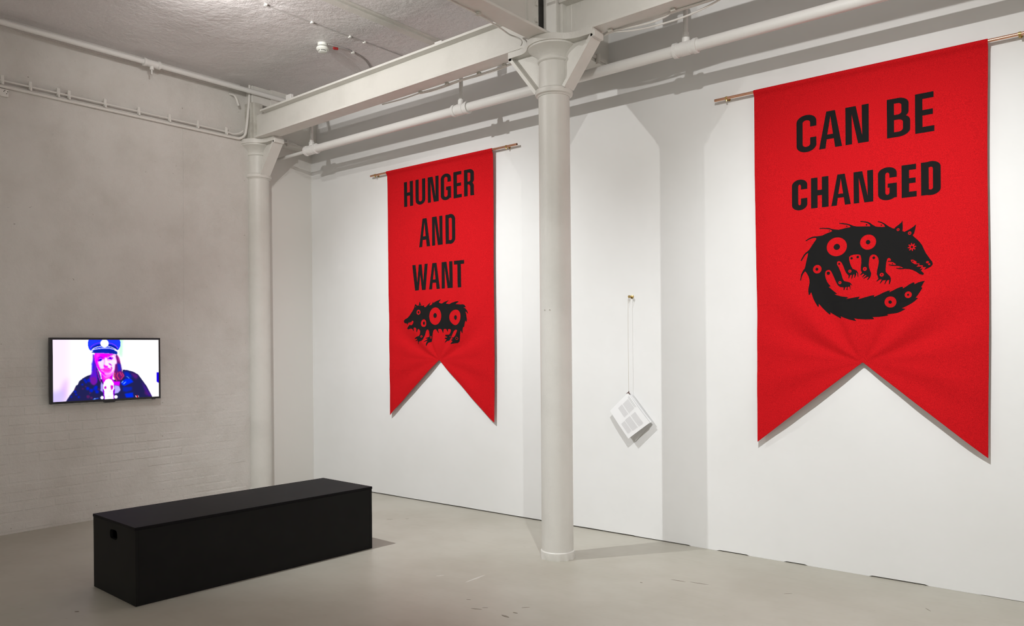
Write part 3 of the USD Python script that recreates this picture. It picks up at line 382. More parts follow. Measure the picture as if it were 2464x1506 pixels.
def glyph(c, w, h, s, t):
    R = lambda a, b, c_, d: sbox(a, b, c_, d); P = lambda *p: Polygon([(x * w, y * h) for x, y in p])
    ry = .19 * h; ring = lambda: (rr(0, -.012 * h, w, 1.012 * h, .5 * w, ry), rr(s, t - .012 * h, w - s, h - t + .012 * h, (w / 2 - s), .075 * h))
    if c == 'H': return unary_union([R(0, 0, s, h), R(w - s, 0, w, h), R(s * .9, h / 2 - t / 2 - .01 * h, w - s * .9, h / 2 + t / 2)])
    if c == 'E': return unary_union([R(0, 0, s, h), R(0, 0, w, t), R(0, h - t, w * .97, h), R(0, h / 2 - t * .45, w * .93, h / 2 + t * .5)])
    if c == 'T': return unary_union([R((w - s) / 2, 0, (w + s) / 2, h), R(0, h - t, w, h)])
    if c == 'U':
        o, i = rr(0, -.012 * h, w, h, .5 * w, ry).union(R(0, .4 * h, w, h)), rr(s, t - .012 * h, w - s, 1.2 * h, w / 2 - s, .08 * h)
        return o.difference(i)
    if c == 'C': o, i = ring(); return o.difference(i).difference(R(w - s - .001, .375 * h, w + .01, .675 * h))
    if c == 'G':
        o, i = ring(); g = o.difference(i).difference(R(w - s - .001, .50 * h, w + .01, .68 * h))
        return unary_union([g, R(.52 * w, .37 * h, w, .50 * h), R(w - s, .05 * h, w, .5 * h)])
    if c == 'D': o, i = ring(); return o.union(R(0, 0, w * .5, h)).difference(i.union(R(s, t, w * .5, h - t)))
    if c == 'R':
        bo = rr(0, .43 * h, w, h, .5 * w, .16 * h).union(R(0, .43 * h, .5 * w, h)); bi = rr(s, .43 * h + t * .9, w - s, h - t, w / 2 - s, .06 * h).union(R(s, .43 * h + t * .9, w * .5, h - t))
        leg = P((1 - s / w - .02, .50), (.90, .46), (.985, .38), (.99, .06), (1.03, 0), (1.01 - s / w, 0), (1 - s / w - .02, .05), (1 - s / w - .02, .36), (.5, .44))
        return unary_union([bo.difference(bi), R(0, 0, s, h), leg])
    if c == 'B':
        u = rr(0, .46 * h, w * .94, h, .5 * w, .17 * h).union(R(0, .46 * h, w * .45, h)); l = rr(0, 0, w, .56 * h, .5 * w, .17 * h).union(R(0, 0, w * .45, .56 * h))
        ui = rr(s, .575 * h, w * .94 - s, h - t * .9, w / 2 - s, .07 * h).union(R(s, .575 * h, w * .5, h - t * .9)); li = rr(s, t * .9, w - s, .445 * h, w / 2 - s, .08 * h).union(R(s, t * .9, w * .5, .445 * h))
        return u.union(l).difference(ui).difference(li)
    if c == 'A': return P((0, 0), (.32, 1), (.70, 1), (1, 0), (.70, 0), (.645, .245), (.335, .245), (.28, 0)).difference(P((.36, .37), (.50, .86), (.61, .37)))
    if c == 'W': return P((0, 1), (.215, 1), (.315, .30), (.425, 1), (.615, 1), (.715, .30), (.81, 1), (1, 1), (.86, 0), (.62, 0), (.52, .60), (.40, 0), (.16, 0))
    if c == 'N': return P((0, 0), (0, 1), (.45, 1), (.72, .20), (.705, 1), (1, 1), (1, 0), (.545, 0), (.27, .80), (.285, 0))
def ellipse(e, k=1.0, n=28): a = np.arange(n) * 2 * np.pi / n; return Polygon(np.c_[e[0] + e[2] * k * np.cos(a), e[1] + abs(e[3]) * k * np.sin(a)])
def drape(X, Z, X0, X1, seed, out):
    """distance of the cloth from the wall: hung straight from the pole, softly folded, drawn into swags above the notch"""
    u = (X - X0) / (X1 - X0); v = (3.2 - Z) / 2.4; d = .040 + (out - .040) * np.clip(v, 0, 1)
    cx, cz = (X0 + X1) / 2, 1.35
    side = np.clip(np.abs(u - .5) * 2, 0, 1)
    d = d + (.058 - d) * np.exp(-((Z - 3.190) / .022) ** 2) * 1.0                    # wraps the pole
    h = np.clip((3.17 - Z) / .5, 0, 1)
    d = d + h * .0095 * np.sin(u * 13.5 + 1.3 * v + seed) * (.15 + .55 * v) * (.25 + .75 * side ** 2)
    d = d + h * .0060 * np.sin(u * 34 - 2.6 * v + seed * 2.3) * (.12 + .5 * np.clip(v * 1.3 - .2, 0, 1)) * (.15 + .85 * side ** 2)
    d = d - .012 * np.clip((side - .86) / .14, 0, 1) ** 2 * np.clip(v * 3, 0, 1)      # edges curl back
    dx, dz = np.abs(X - cx), Z - cz
    rad = np.hypot(dx, dz) + 1e-6; th = np.arctan2(dz, dx)                     # swags radiating from the top of the notch
    m = np.exp(-((rad - .40) / .30) ** 2) * np.clip((th - .05) / .35, 0, 1) * np.clip((1.38 - th) / .3, 0, 1)
    d = d + .0135 * m * np.sin(th * 9.5 - 3.4 * rad + 1.5 + .4 * seed)
    d = d + .006 * np.exp(-((rad - .45) / .25) ** 2) * np.clip(-th / .25, 0, 1) * np.sin(th * 12 + 3.0 * rad + seed)
    d = d - .012 * np.exp(-(rad / .10) ** 2)
    d = np.maximum(d, .012)
    d = d + .004 * (meshkit.fbm(np.stack([X * 4, Z * 3, X * 0 + seed], -1), 3, 5) - .5) * np.clip(v * 3, .1, 1)
    for zc, a in CREASES: d = d + a * np.exp(-((Z - zc - .006 * np.sin(X * 3)) / .0055) ** 2) * (.5 + .5 * np.sin(X * 5 + seed))
    return d
CREASES = [(1.735, .0014), (1.26, .0014), (2.36, .0006)]
def cloth_mesh(X0, X1, seed, out, nx=150, nz=300):
    s = np.linspace(0, 1, nx); v = np.linspace(0, 1, nz); S, V = np.meshgrid(s, v)
    zb = .803 + .547 * (1 - np.abs(2 * S - 1)); Z = 3.202 + (zb - 3.202) * V
    hang = (3.202 - Z) / 2.4
    X = X0 + (X1 - X0) * S + (.5 - S) * .022 * hang + .003 * np.sin(hang * 9 + seed) * (np.abs(S - .5) * 2) ** 3
    D = drape(X, Z, X0, X1, seed, out)
    f = np.stack([X, -D, Z], -1).reshape(-1, 3); b = np.stack([X, -D + .0016, Z], -1).reshape(-1, 3); N = nx * nz
    i, j = np.meshgrid(np.arange(nz - 1), np.arange(nx - 1), indexing='ij'); a = (i * nx + j).ravel(); q = np.c_[a, a + nx, a + nx + 1, a + 1]
    F = [np.vstack([q[:, [0, 1, 2]], q[:, [0, 2, 3]]]), np.vstack([q[:, [0, 2, 1]], q[:, [0, 3, 2]]]) + N]
    e = np.concatenate([np.arange(nx), np.arange(1, nz) * nx + nx - 1, (nz - 1) * nx + np.arange(nx - 2, -1, -1), np.arange(nz - 2, 0, -1) * nx]); e2 = np.roll(e, -1)
    F.append(np.vstack([np.c_[e, e2, e2 + N], np.c_[e, e2 + N, e + N]]))
    return trimesh.Trimesh(np.vstack([f, b]), np.vstack(F), process=False)
def printed(poly, X0, X1, seed, out, lift=.0009, edge=.018):
    ms = []
    for g in getattr(poly, 'geoms', [poly]):
        if g.geom_type != 'Polygon' or g.area < 1e-7: continue
        v, f = trimesh.creation.triangulate_polygon(g, engine='earcut')
        v3 = np.c_[v, np.zeros(len(v))]; v3, f = trimesh.remesh.subdivide_to_size(v3, f, edge, max_iter=12)
        ms.append((v3[:, :2], f))
    V, F, n = [], [], 0
    for v, f in ms: V.append(v); F.append(f + n); n += len(v)
    V, F = np.vstack(V), np.vstack(F); D = drape(V[:, 0], V[:, 1], X0, X1, seed, out)
    m = trimesh.Trimesh(np.c_[V[:, 0], -D - lift, V[:, 1]], F, process=False)
    if m.face_normals[:, 1].mean() > 0: m.invert()
    return m
def word(letters, zb, zt, s, t): return unary_union([shapely.affinity.translate(glyph(c, x1 - x0, zt - zb, s, t * (zt - zb)), x0, zb) for c, x0, x1 in letters])
import shapely.affinity
def banner(label, X0, X1, seed, out, words, beast, beast_label):
    t = thing('banner', label, 'banner', 'red swallow-tailed banners')
    obj('cloth', cloth_mesh(X0, X1, seed, out), MAT['banner_red'], t, smooth=True)
    hem = sweep(np.c_[np.linspace(X0 + .002, X1 - .002, 24), np.full(24, -.0445), np.full(24, 3.1915)], .0128, 14)
    obj('pole_sleeve', hem, MAT['banner_red'], t)
    for txt, letters, zb, zt, s, tt in words:
        obj('lettering', printed(word(letters, zb, zt, s, tt), X0, X1, seed, out), MAT['banner_black'], t, smooth=False, label=f'black condensed capitals reading {txt}')
    obj('printed_beast', printed(beast, X0, X1, seed, out), MAT['banner_black'], t, smooth=False, label=beast_label)
    return t
body1 = Polygon(T_P).buffer(0).difference(unary_union([ellipse(e) for e in T_H1])).union(unary_union([ellipse(e) for e in T_D1]))
body1 = body1.buffer(.0012).buffer(-.0012)
a = np.arange(140) * 2 * np.pi / 140
flower = Polygon(np.c_[T_FL[0] + T_FL[2] * (.80 + .20 * np.sign(np.sin(8 * a + .6)) * np.abs(np.sin(8 * a + .6)) ** .4) * np.cos(a), T_FL[1] + abs(T_FL[3]) * (.80 + .20 * np.sign(np.sin(8 * a + .6)) * np.abs(np.sin(8 * a + .6)) ** .4) * np.sin(a)])
body2 = Polygon(T_O).buffer(0).difference(unary_union([ellipse(e) for e in T_H2] + [Polygon(T_M).buffer(0), flower])).union(unary_union([ellipse(e) for e in T_D2]))
def frac(i, ch, k, Wd): return k * next(x1 - x0 for c, x0, x1 in Wd[i][0] if c == ch)
banner('red swallow-tailed cloth banner lettered HUNGER AND WANT, on the wall left of the round column', 1.269, 2.641, 1.0, .040,
       [('HUNGER', *T_W[0], frac(0, 'H', .345, T_W), .125), ('AND', *T_W[1], frac(1, 'N', .30, T_W), .125), ('WANT', *T_W[2], frac(2, 'T', .345, T_W), .14)],
       body1, 'black printed boar-like beast with bristles, claws and target-shaped spots')
banner('red swallow-tailed cloth banner lettered CAN BE CHANGED, on the wall right of the round column', 4.995, 6.374, 2.2, .058,
       [('CAN BE', *T_W2[0], frac(0, 'E', .385, T_W2), .145), ('CHANGED', *T_W2[1], frac(1, 'H', .375, T_W2), .165)],
       body2, 'black printed wolf-like beast with curled bushy tail and ring-shaped spots')
def pole(label, x0, x1, clips):
    t = thing('copper_pole', label, 'pole', 'copper banner poles'); n = 40; a = np.arange(24) * 2 * np.pi / 24
    y, z, R, r = -.0445, 3.1915, .0095, .0080
    V = np.array([(X, y + q * math.cos(k), z + q * math.sin(k)) for X, q in ((x0, r), (x0, R), (x1, R), (x1, r)) for k in a])
    F = []
    for c in range(4):
        for k in range(24):
            p, q, p2, q2 = c * 24 + k, c * 24 + (k + 1) % 24, ((c + 1) % 4) * 24 + k, ((c + 1) % 4) * 24 + (k + 1) % 24
            F += [(p, q, q2), (p, q2, p2)]
    m = trimesh.Trimesh(V, F, process=False); m.fix_normals(); obj('tube', m, MAT['copper'], t)
    for k, e in ((x0, 1), (x1, -1)): obj('bore', cyl((k + e * .012, y, z), (k + e * .02, y, z), .0079, 16), MAT['dark_gap'], t)
    for X in clips:
        obj('wall_clip', cat_([cyl((X - .007, y, z), (X + .007, y, z), .0122, 20), cyl((X, y + .008, z), (X, .0, z), .0045, 10), cyl((X, -.004, z), (X, 0, z), .011, 16), cyl((X, y, z - .008), (X, y, z - .022), .005, 8)]), MAT['brass'], t, label='brass pipe clip')
pole('copper pole carrying the banner that reads HUNGER AND WANT', 1.030, 2.918, (1.10, 2.80))
pole('copper pole carrying the banner that reads CAN BE CHANGED', 4.712, 6.62, (4.80, 6.53))

# ------------------------------------------------------------------ hanging leaflet between column and right banner
t = thing('brass_hook', 'small brass peg screwed to the wall above the hanging leaflet', 'hook')
HX, HZ = 4.000, 1.842
obj('rose', lathe([(0, 0), (.0145, 0), (.0145, .003), (.006, .006), (0, .006)], 0, 0, 24).apply_transform(trimesh.transformations.rotation_matrix(np.pi / 2, [1, 0, 0])).apply_translation([HX + .004, 0, HZ]), MAT['brass'], t)
obj('peg', lathe([(0, 0), (.005, 0), (.0045, .022), (.008, .028), (.0105, .034), (.0105, .040), (.006, .045), (0, .045)], 0, 0, 24).apply_transform(trimesh.transformations.rotation_matrix(np.pi / 2, [1, 0, 0])).apply_translation([HX, 0, HZ]), MAT['brass'], t)
t = thing('leaflet', 'folded white printed leaflet hanging by one corner from a long thread', 'leaflet')
LC = [np.array(p) for p in ((3.984, 1.108), (3.834, .963), (4.006, .760), (4.180, .890))]      # corners: top, left, bottom, right
def sheet(c, y_fold, y_free, bow=.006, n=12, th=.0004):
    g = np.linspace(0, 1, n); A, B = np.meshgrid(g, g)
    P = (1 - A)[..., None] * ((1 - B)[..., None] * c[0] + B[..., None] * c[1]) + A[..., None] * ((1 - B)[..., None] * c[3] + B[..., None] * c[2])
    Y = y_fold + (y_free - y_fold) * (A * .45 + B * .55) - bow * np.sin(np.pi * A) * (1 - .3 * B)
    f = np.stack([P[..., 0], Y, P[..., 1]], -1).reshape(-1, 3); b = f + [0, th, 0]; N = n * n
    i, j = np.meshgrid(np.arange(n - 1), np.arange(n - 1), indexing='ij'); q0 = (i * n + j).ravel(); q = np.c_[q0, q0 + n, q0 + n + 1, q0 + 1]
    F = [np.vstack([q[:, [0, 1, 2]], q[:, [0, 2, 3]]]), np.vstack([q[:, [0, 2, 1]], q[:, [0, 3, 2]]]) + N]
    e = np.concatenate([np.arange(n), np.arange(1, n) * n + n - 1, (n - 1) * n + np.arange(n - 2, -1, -1), np.arange(n - 2, 0, -1) * n]); e2 = np.roll(e, -1)
    F.append(np.vstack([np.c_[e, e2, e2 + N], np.c_[e, e2 + N, e + N]])); m = trimesh.Trimesh(np.vstack([f, b]), np.vstack(F), process=False); m.fix_normals()
    return m
SY0, SY1 = -.040, -.078
obj('front_sheet', sheet(LC, SY0, SY1), MAT['paper'], t)
obj('inner_sheet', sheet([LC[0] + [.010, .004], LC[1] + [.02, .012], LC[2] + [.014, .0], LC[3] + [.006, .006]], SY0 + .003, -.044, .003), MAT['paper'], t)
obj('back_sheet', sheet([LC[0] + [.014, .004], LC[1] + [.03, .02], LC[2] + [.024, -.022], LC[3] + [.006, .002]], SY0 + .007, -.012, .0), MAT['paper'], t)
def on_sheet(A, B):
    P = (1 - A)[..., None] * ((1 - B)[..., None] * LC[0] + B[..., None] * LC[1]) + A[..., None] * ((1 - B)[..., None] * LC[3] + B[..., None] * LC[2])
    return np.stack([P[..., 0], SY0 + (SY1 - SY0) * (A * .45 + B * .55) - .006 * np.sin(np.pi * A) * (1 - .3 * B) - .0005, P[..., 1]], -1)
def rules(blocks, lh, fill):
    V, F = [], []
    for a0, a1, b0, b1 in blocks:                                     # lines of type run along A (down the right-hand edge), stacked along B
        for b in np.arange(b0, b1, lh):
            end = a1 - random.random() * .03
            A, B = np.meshgrid(np.linspace(a0, end, 8), [b, b + lh * fill]); p = on_sheet(A, B); k = sum(len(v) for v in V)
            V.append(p.reshape(-1, 3)); F += [(k + i, k + i + 1, k + i + 9) for i in range(7)] + [(k + i, k + i + 9, k + i + 8) for i in range(7)]
    return trimesh.Trimesh(np.vstack(V), F, process=False)
obj('printed_text', rules([(.13, .47, .14, .42), (.12, .47, .46, .66), (.53, .93, .20, .42), (.52, .92, .46, .70), (.53, .90, .73, .90)], .013, .55), MAT['paper_ink'], t, smooth=False, label='columns of small grey print')
obj('printed_headline', rules([(.08, .46, .055, .07), (.10, .44, .095, .11)], .02, .4), MAT['paper_ink_dark'], t, smooth=False, label='darker headline rules')
obj('binder_clip', cat_([prism(Polygon([(3.966, 1.098), (3.984, 1.112), (3.990, 1.112), (4.006, 1.094), (3.99, 1.098), (3.975, 1.1)]), 'y', -.041, -.030), cyl((3.985, -.036, 1.106), (3.990, -.036, 1.118), .0035, 8)]), MAT['clip_metal'], t, smooth=False, label='small dark clip at the top corner')
TH = .0011
obj('thread', cat_([sweep(curve([(3.9885, -.036, 1.115), (3.988, -.036, 1.5), (3.9885, -.034, 1.80), (3.991, -.034, 1.822), (HX - .004, -.030, HZ + .005)], 20), TH, 6),
    sweep(curve([(HX - .002, -.030, HZ + .006), (HX + .006, -.030, HZ - .01), (3.998, -.034, 1.80), (3.9885, -.036, 1.79)], 16), TH, 6)]), MAT['thread'], t, label='pale hanging thread')

# ------------------------------------------------------------------ wall screen
TY0, TY1, TZ0, TZ1, TX = -2.6555, -1.7290, 1.0225, 1.5735, .060
SY_0, SY_1, SZ0, SZ1 = -2.6340, -1.7430, 1.0400, 1.5560
t = thing('television', 'thin black wall-mounted television showing a figure in a blue peaked cap', 'television')
fr = Polygon([(TY0, TZ0), (TY1, TZ0), (TY1, TZ1), (TY0, TZ1)]).difference(sbox(SY_0, SZ0, SY_1, SZ1))
obj('bezel', prism(fr, 'x', .030, TX), MAT['bezel'], t, smooth=False)
obj('back_panel', cat_([bx(.024, TY0 + .004, TZ0 + .004, .052, TY1 - .004, TZ1 - .004, .003), bx(.012, TY0 + .12, TZ0 + .06, .03, TY1 - .12, TZ1 - .16, .004)]), MAT['dark_plastic'], t, smooth=False)
obj('wall_mount', cat_([bx(.001, -2.35, 1.15, .014, -2.03, 1.42), bx(.001, -2.30, 1.12, .02, -2.26, 1.45), bx(.001, -2.12, 1.12, .02, -2.08, 1.45)]), MAT['dark_plastic'], t, smooth=False)
obj('logo_tab', prism(Polygon([(-2.235, TZ0 + .001), (-2.125, TZ0 + .001), (-2.14, TZ0 - .011), (-2.22, TZ0 - .011)]), 'x', .040, .058), MAT['bezel'], t, smooth=False)
obj('sensor', bx(.036, -1.80, TZ0 - .006, .056, -1.775, TZ0 + .001), MAT['bezel'], t, smooth=False)
TV_PAINT = [
('f',[0.96,0.9,1],0.04,1,0,[[-0.011,-0.01],[0.156,-0.002],[0.144,1.034],[-0.013,1.018]]),
('f',[0.88,0.7,1],0.02,0.9,0,[[0.076,0.978],[0.065,0.811],[0.102,0.666],[0.129,0.618],[0.123,0.785],[0.113,0.981]]),
('f',[0.78,0.72,1],0.02,0.8,0,[[-0.013,0.843],[0.102,0.813],[0.091,1.029],[-0.013,1.018]]),
('f',[0.7,1,0.8],0.012,0.9,0,[[0.61,-0.008],[0.64,-0.008],[0.633,0.313],[0.604,0.251]]),
('f',[0.85,1,0.92],0.008,0.8,0,[[0.325,-0.004],[0.311,0.086],[0.355,0.247],[0.335,0.549],[0.358,0.57],[0.364,0.227]]),
('f',[0.93,0.93,0.98],0.01,0.8,0,[[0.845,-0.011],[0.863,-0.011],[0.863,0.573],[0.845,0.572]]),
('f',[0.08,0,0.85],0.002,1,0,[[0.977,0.572],[1.007,0.574],[1.007,0.771],[0.977,0.734]]),
('f',[0.13,0.13,0.32],0,1,0,[[0.114,0.996],[0.144,0.913],[0.183,0.824],[0.201,0.752],[0.218,0.734],[0.23,0.681],[0.267,0.63],[0.303,0.595],[0.34,0.577],[0.408,0.638],[0.43,0.659],[0.619,0.684],[0.639,0.508],[0.686,0.521],[0.742,0.551],[0.791,0.603],[0.823,0.682],[0.873,0.805],[0.931,1.002],[0.937,1.024],[0.758,1.029],[0.445,1.027],[0.101,1.021]]),
('d',[0,0.12,0.85],0.004,0.85,0.0172,[[0.318,0.673]]),
('d',[0,0.12,0.85],0.004,0.85,0.0095,[[0.259,0.736]]),
('d',[0,0.12,0.85],0.004,0.85,0.0153,[[0.307,0.806]]),
('d',[0,0.12,0.85],0.004,0.85,0.0172,[[0.34,0.842]]),
('d',[0,0.12,0.85],0.004,0.85,0.0191,[[0.377,0.812]]),
('d',[0,0.12,0.85],0.004,0.85,0.0107,[[0.194,0.851]]),
('d',[0,0.12,0.85],0.004,0.85,0.0095,[[0.226,0.94]]),
('d',[0,0.12,0.85],0.004,0.85,0.0172,[[0.392,0.867]]),
('d',[0,0.12,0.85],0.004,0.85,0.0076,[[0.16,0.931]]),
('d',[0,0.12,0.85],0.004,0.85,0.0115,[[0.292,0.698]]),
('d',[0,0.12,0.85],0.004,0.85,0.0134,[[0.385,0.785]]),
('d',[0,0.12,0.85],0.004,0.85,0.0095,[[0.203,0.898]]),
('d',[0,0.12,0.85],0.004,0.85,0.0115,[[0.281,0.664]]),
('d',[0.42,0.12,0.38],0.003,0.7,0.0069,[[0.263,0.807]]),
('d',[0.42,0.12,0.38],0.003,0.7,0.0061,[[0.289,0.775]]),
('d',[0.42,0.12,0.38],0.003,0.7,0.0084,[[0.407,0.824]]),
('d',[0.42,0.12,0.38],0.003,0.7,0.0076,[[0.329,0.882]]),
('d',[0.42,0.12,0.38],0.003,0.7,0.0153,[[0.31,0.941]]),
('d',[0.42,0.12,0.38],0.003,0.7,0.0115,[[0.34,0.963]]),
('d',[0.42,0.12,0.38],0.003,0.7,0.0057,[[0.198,0.798]]),
('f',[0.3,0.08,0.62],0.008,0.9,0,[[0.823,0.717],[0.927,0.995],[0.893,0.978],[0.848,0.846]]),
('f',[0.38,0.1,0.5],0.008,0.8,0,[[0.714,0.564],[0.77,0.595],[0.791,0.631],[0.77,0.686],[0.734,0.628]]),
('f',[0.35,0.1,0.45],0.006,0.7,0,[[0.852,0.875],[0.889,0.942],[0.881,0.976],[0.856,0.946]]),
('f',[0,0.16,0.95],0.004,1,0,[[0.619,0.726],[0.662,0.666],[0.718,0.669],[0.742,0.726],[0.654,0.79],[0.627,0.768]]),
('f',[0,0.16,0.9],0.004,1,0,[[0.654,0.922],[0.738,0.908],[0.74,0.992],[0.67,0.993]]),
('f',[0.02,0.14,0.8],0.006,0.7,0,[[0.635,0.81],[0.726,0.809],[0.726,0.865],[0.67,0.896],[0.638,0.872]]),
('f',[0,0.15,0.85],0.01,0.8,0,[[0.647,0.54],[0.694,0.549],[0.734,0.656],[0.662,0.652]]),
('l',[0.6,0.85,1],0.002,1,0.0084,[[0.627,0.733],[0.639,0.706]]),
('l',[0.6,0.85,1],0.002,1,0.0084,[[0.646,0.755],[0.666,0.722]]),
('l',[0.5,0.8,1],0.002,1,0.0061,[[0.678,0.628],[0.702,0.664]]),
('l',[0.2,0.4,1],0.002,1,0.0115,[[0.359,0.989],[0.4,0.976]]),
('d',[0.6,0.8,1],0.001,1,0.0053,[[0.37,0.981]]),
('f',[0.36,0.08,0.8],0.004,1,0,[[0.355,0.237],[0.355,0.388],[0.344,0.549],[0.324,0.629],[0.332,0.71],[0.363,0.757],[0.394,0.714],[0.405,0.603],[0.397,0.511],[0.386,0.268]]),
('f',[0.1,0.1,0.45],0.003,1,0,[[0.389,0.45],[0.411,0.532],[0.425,0.614],[0.425,0.685],[0.397,0.653],[0.391,0.551]]),
('f',[0.18,0.1,0.9],0.004,0.8,0,[[0.344,0.398],[0.364,0.308],[0.369,0.449],[0.349,0.55]]),
('f',[0.55,0.1,0.5],0.006,0.6,0,[[0.327,0.629],[0.369,0.611],[0.391,0.653],[0.38,0.753],[0.341,0.741]]),
('l',[0.75,0.1,0.75],0.002,1,0.008,[[0.397,0.511],[0.408,0.613],[0.425,0.695]]),
('f',[0.42,0.1,0.45],0.003,1,0,[[0.575,0.23],[0.604,0.313],[0.622,0.438],[0.633,0.542],[0.654,0.616],[0.616,0.697],[0.569,0.694],[0.548,0.62],[0.56,0.456],[0.569,0.312]]),
('f',[0.1,0.14,0.8],0.006,0.9,0,[[0.586,0.395],[0.616,0.417],[0.624,0.521],[0.592,0.54]]),
('l',[0.98,0.25,0.4],0.003,0.9,0.008,[[0.563,0.559],[0.557,0.631],[0.58,0.694]]),
('l',[0.98,0.25,0.4],0.003,0.9,0.008,[[0.592,0.561],[0.58,0.612],[0.604,0.675]]),
('l',[0.98,0.25,0.4],0.003,0.9,0.008,[[0.633,0.563],[0.648,0.615],[0.621,0.676]]),
('l',[0.98,0.25,0.4],0.003,0.9,0.008,[[0.61,0.551],[0.627,0.614]]),
('f',[0.75,0.15,0.65],0.004,0.8,0,[[0.586,0.25],[0.604,0.313],[0.616,0.396],[0.595,0.354]]),
('f',[0.85,0,0.95],0.003,1,0,[[0.43,0.571],[0.438,0.66],[0.449,0.722],[0.453,0.763],[0.56,0.77],[0.607,0.787],[0.611,0.704],[0.56,0.708],[0.537,0.659],[0.549,0.543]]),
('f',[1,0.25,0.85],0.006,1,0,[[0.449,0.606],[0.514,0.603],[0.514,0.657],[0.453,0.668]]),
('f',[1,0.45,1],0.003,1,0,[[0.377,0.218],[0.56,0.235],[0.573,0.302],[0.582,0.351],[0.58,0.404],[0.565,0.411],[0.56,0.501],[0.551,0.56],[0.52,0.619],[0.478,0.646],[0.437,0.577],[0.41,0.502],[0.39,0.428],[0.373,0.335],[0.369,0.262]]),
('f',[0.93,0,1],0.003,1,0,[[0.377,0.222],[0.547,0.235],[0.499,0.271],[0.487,0.305],[0.468,0.297],[0.464,0.323],[0.437,0.318],[0.404,0.351],[0.398,0.391],[0.418,0.466],[0.432,0.525],[0.463,0.556],[0.48,0.616],[0.447,0.578],[0.41,0.502],[0.39,0.428],[0.377,0.354],[0.371,0.28]]),
('f',[1,0.35,1],0.008,0.7,0,[[0.386,0.229],[0.427,0.23],[0.406,0.281],[0.39,0.336],[0.386,0.281]]),
('f',[0.93,0.86,1],0.004,1,0,[[0.404,0.366],[0.437,0.337],[0.464,0.33],[0.465,0.393],[0.457,0.441],[0.468,0.475],[0.43,0.492],[0.418,0.447]]),
('f',[1,0.9,1],0.004,1,0,[[0.47,0.297],[0.484,0.304],[0.505,0.35],[0.537,0.335],[0.568,0.321],[0.581,0.366],[0.579,0.404],[0.564,0.411],[0.558,0.501],[0.537,0.552],[0.52,0.507],[0.499,0.469],[0.468,0.427],[0.465,0.375]]),
('f',[1,0.88,1],0.004,1,0,[[0.528,0.283],[0.556,0.246],[0.573,0.321],[0.537,0.335],[0.547,0.306]]),
('f',[0.52,0,0.95],0.004,1,0,[[0.404,0.303],[0.427,0.283],[0.445,0.296],[0.447,0.322],[0.431,0.307],[0.41,0.318]]),
('f',[0.28,0,0.85],0.002,1,0,[[0.404,0.34],[0.426,0.32],[0.445,0.326],[0.431,0.355],[0.406,0.362]]),
('d',[0.05,0,0.8],0.002,1,0.0075,[[0.43,0.331]]),
('l',[1,0.85,0.95],0.002,1,0.0054,[[0.416,0.312],[0.435,0.309]]),
('f',[0.62,0,0.95],0.002,1,0,[[0.489,0.319],[0.516,0.292],[0.549,0.304],[0.528,0.339],[0.518,0.324],[0.495,0.323]]),
('d',[0.08,0,0.85],0.002,1,0.0083,[[0.517,0.309]]),
('l',[0.45,0,0.5],0.002,1,0.0062,[[0.499,0.279],[0.52,0.26],[0.545,0.246]]),
('l',[0.8,0,0.9],0.003,0.7,0.0033,[[0.491,0.319],[0.489,0.338],[0.501,0.353]]),
('l',[0.75,0.3,0.9],0.005,0.6,0.0042,[[0.466,0.337],[0.46,0.386],[0.456,0.43]]),
('f',[0.92,0.1,0.92],0.003,1,0,[[0.457,0.419],[0.468,0.427],[0.48,0.438],[0.497,0.442],[0.495,0.468],[0.464,0.475],[0.455,0.445]]),
('f',[0.7,0,0.85],0.003,1,0,[[0.502,0.39],[0.52,0.406],[0.538,0.433],[0.535,0.44],[0.511,0.421]]),
('l',[0.85,0,0.8],0.003,1,0.0083,[[0.528,0.458],[0.532,0.477],[0.53,0.507],[0.518,0.521]]),
('l',[0.8,0,0.75],0.002,1,0.0071,[[0.433,0.494],[0.464,0.488],[0.52,0.48]]),
('f',[0.96,0.2,0.85],0.003,1,0,[[0.438,0.497],[0.514,0.49],[0.533,0.504],[0.503,0.547],[0.464,0.539]]),
('l',[1,0.82,1],0.003,1,0.0115,[[0.468,0.576],[0.51,0.572],[0.537,0.542]]),
('l',[0.95,0.3,1],0.002,1,0.0053,[[0.468,0.553],[0.514,0.548],[0.529,0.521]]),
('f',[0.12,0.22,1],0.001,1,0,[[0.32,-0.005],[0.609,-0.009],[0.619,0.044],[0.616,0.111],[0.603,0.156],[0.588,0.175],[0.341,0.185],[0.321,0.148],[0.313,0.097],[0.313,0.042]]),
('f',[0.02,0.1,0.62],0.002,1,0,[[0.338,0.177],[0.357,0.115],[0.394,0.086],[0.427,0.071],[0.505,0.074],[0.541,0.089],[0.573,0.119],[0.59,0.156],[0.585,0.179],[0.499,0.119],[0.437,0.111],[0.369,0.141]]),
('l',[0.7,0.15,1],0.001,1,0.0054,[[0.335,0.13],[0.351,0.097],[0.378,0.069],[0.406,0.053],[0.429,0.047]]),
('l',[0.85,0.25,1],0.001,1,0.0054,[[0.508,0.052],[0.537,0.063],[0.569,0.096],[0.592,0.141]]),
('l',[1,1,1],0.001,1,0.0096,[[0.338,0.196],[0.365,0.141],[0.396,0.119],[0.435,0.108]]),
('l',[1,0.98,1],0.001,1,0.0096,[[0.361,0.163],[0.396,0.15],[0.437,0.141],[0.51,0.141],[0.552,0.16],[0.585,0.186]]),
('l',[1,0.98,1],0.001,1,0.0092,[[0.499,0.111],[0.531,0.123],[0.562,0.149],[0.585,0.179]]),
('f',[0.04,0.14,0.62],0.002,1,0,[[0.343,0.214],[0.371,0.167],[0.427,0.158],[0.51,0.156],[0.552,0.171],[0.585,0.201],[0.588,0.246],[0.531,0.231],[0.447,0.221],[0.386,0.22]]),
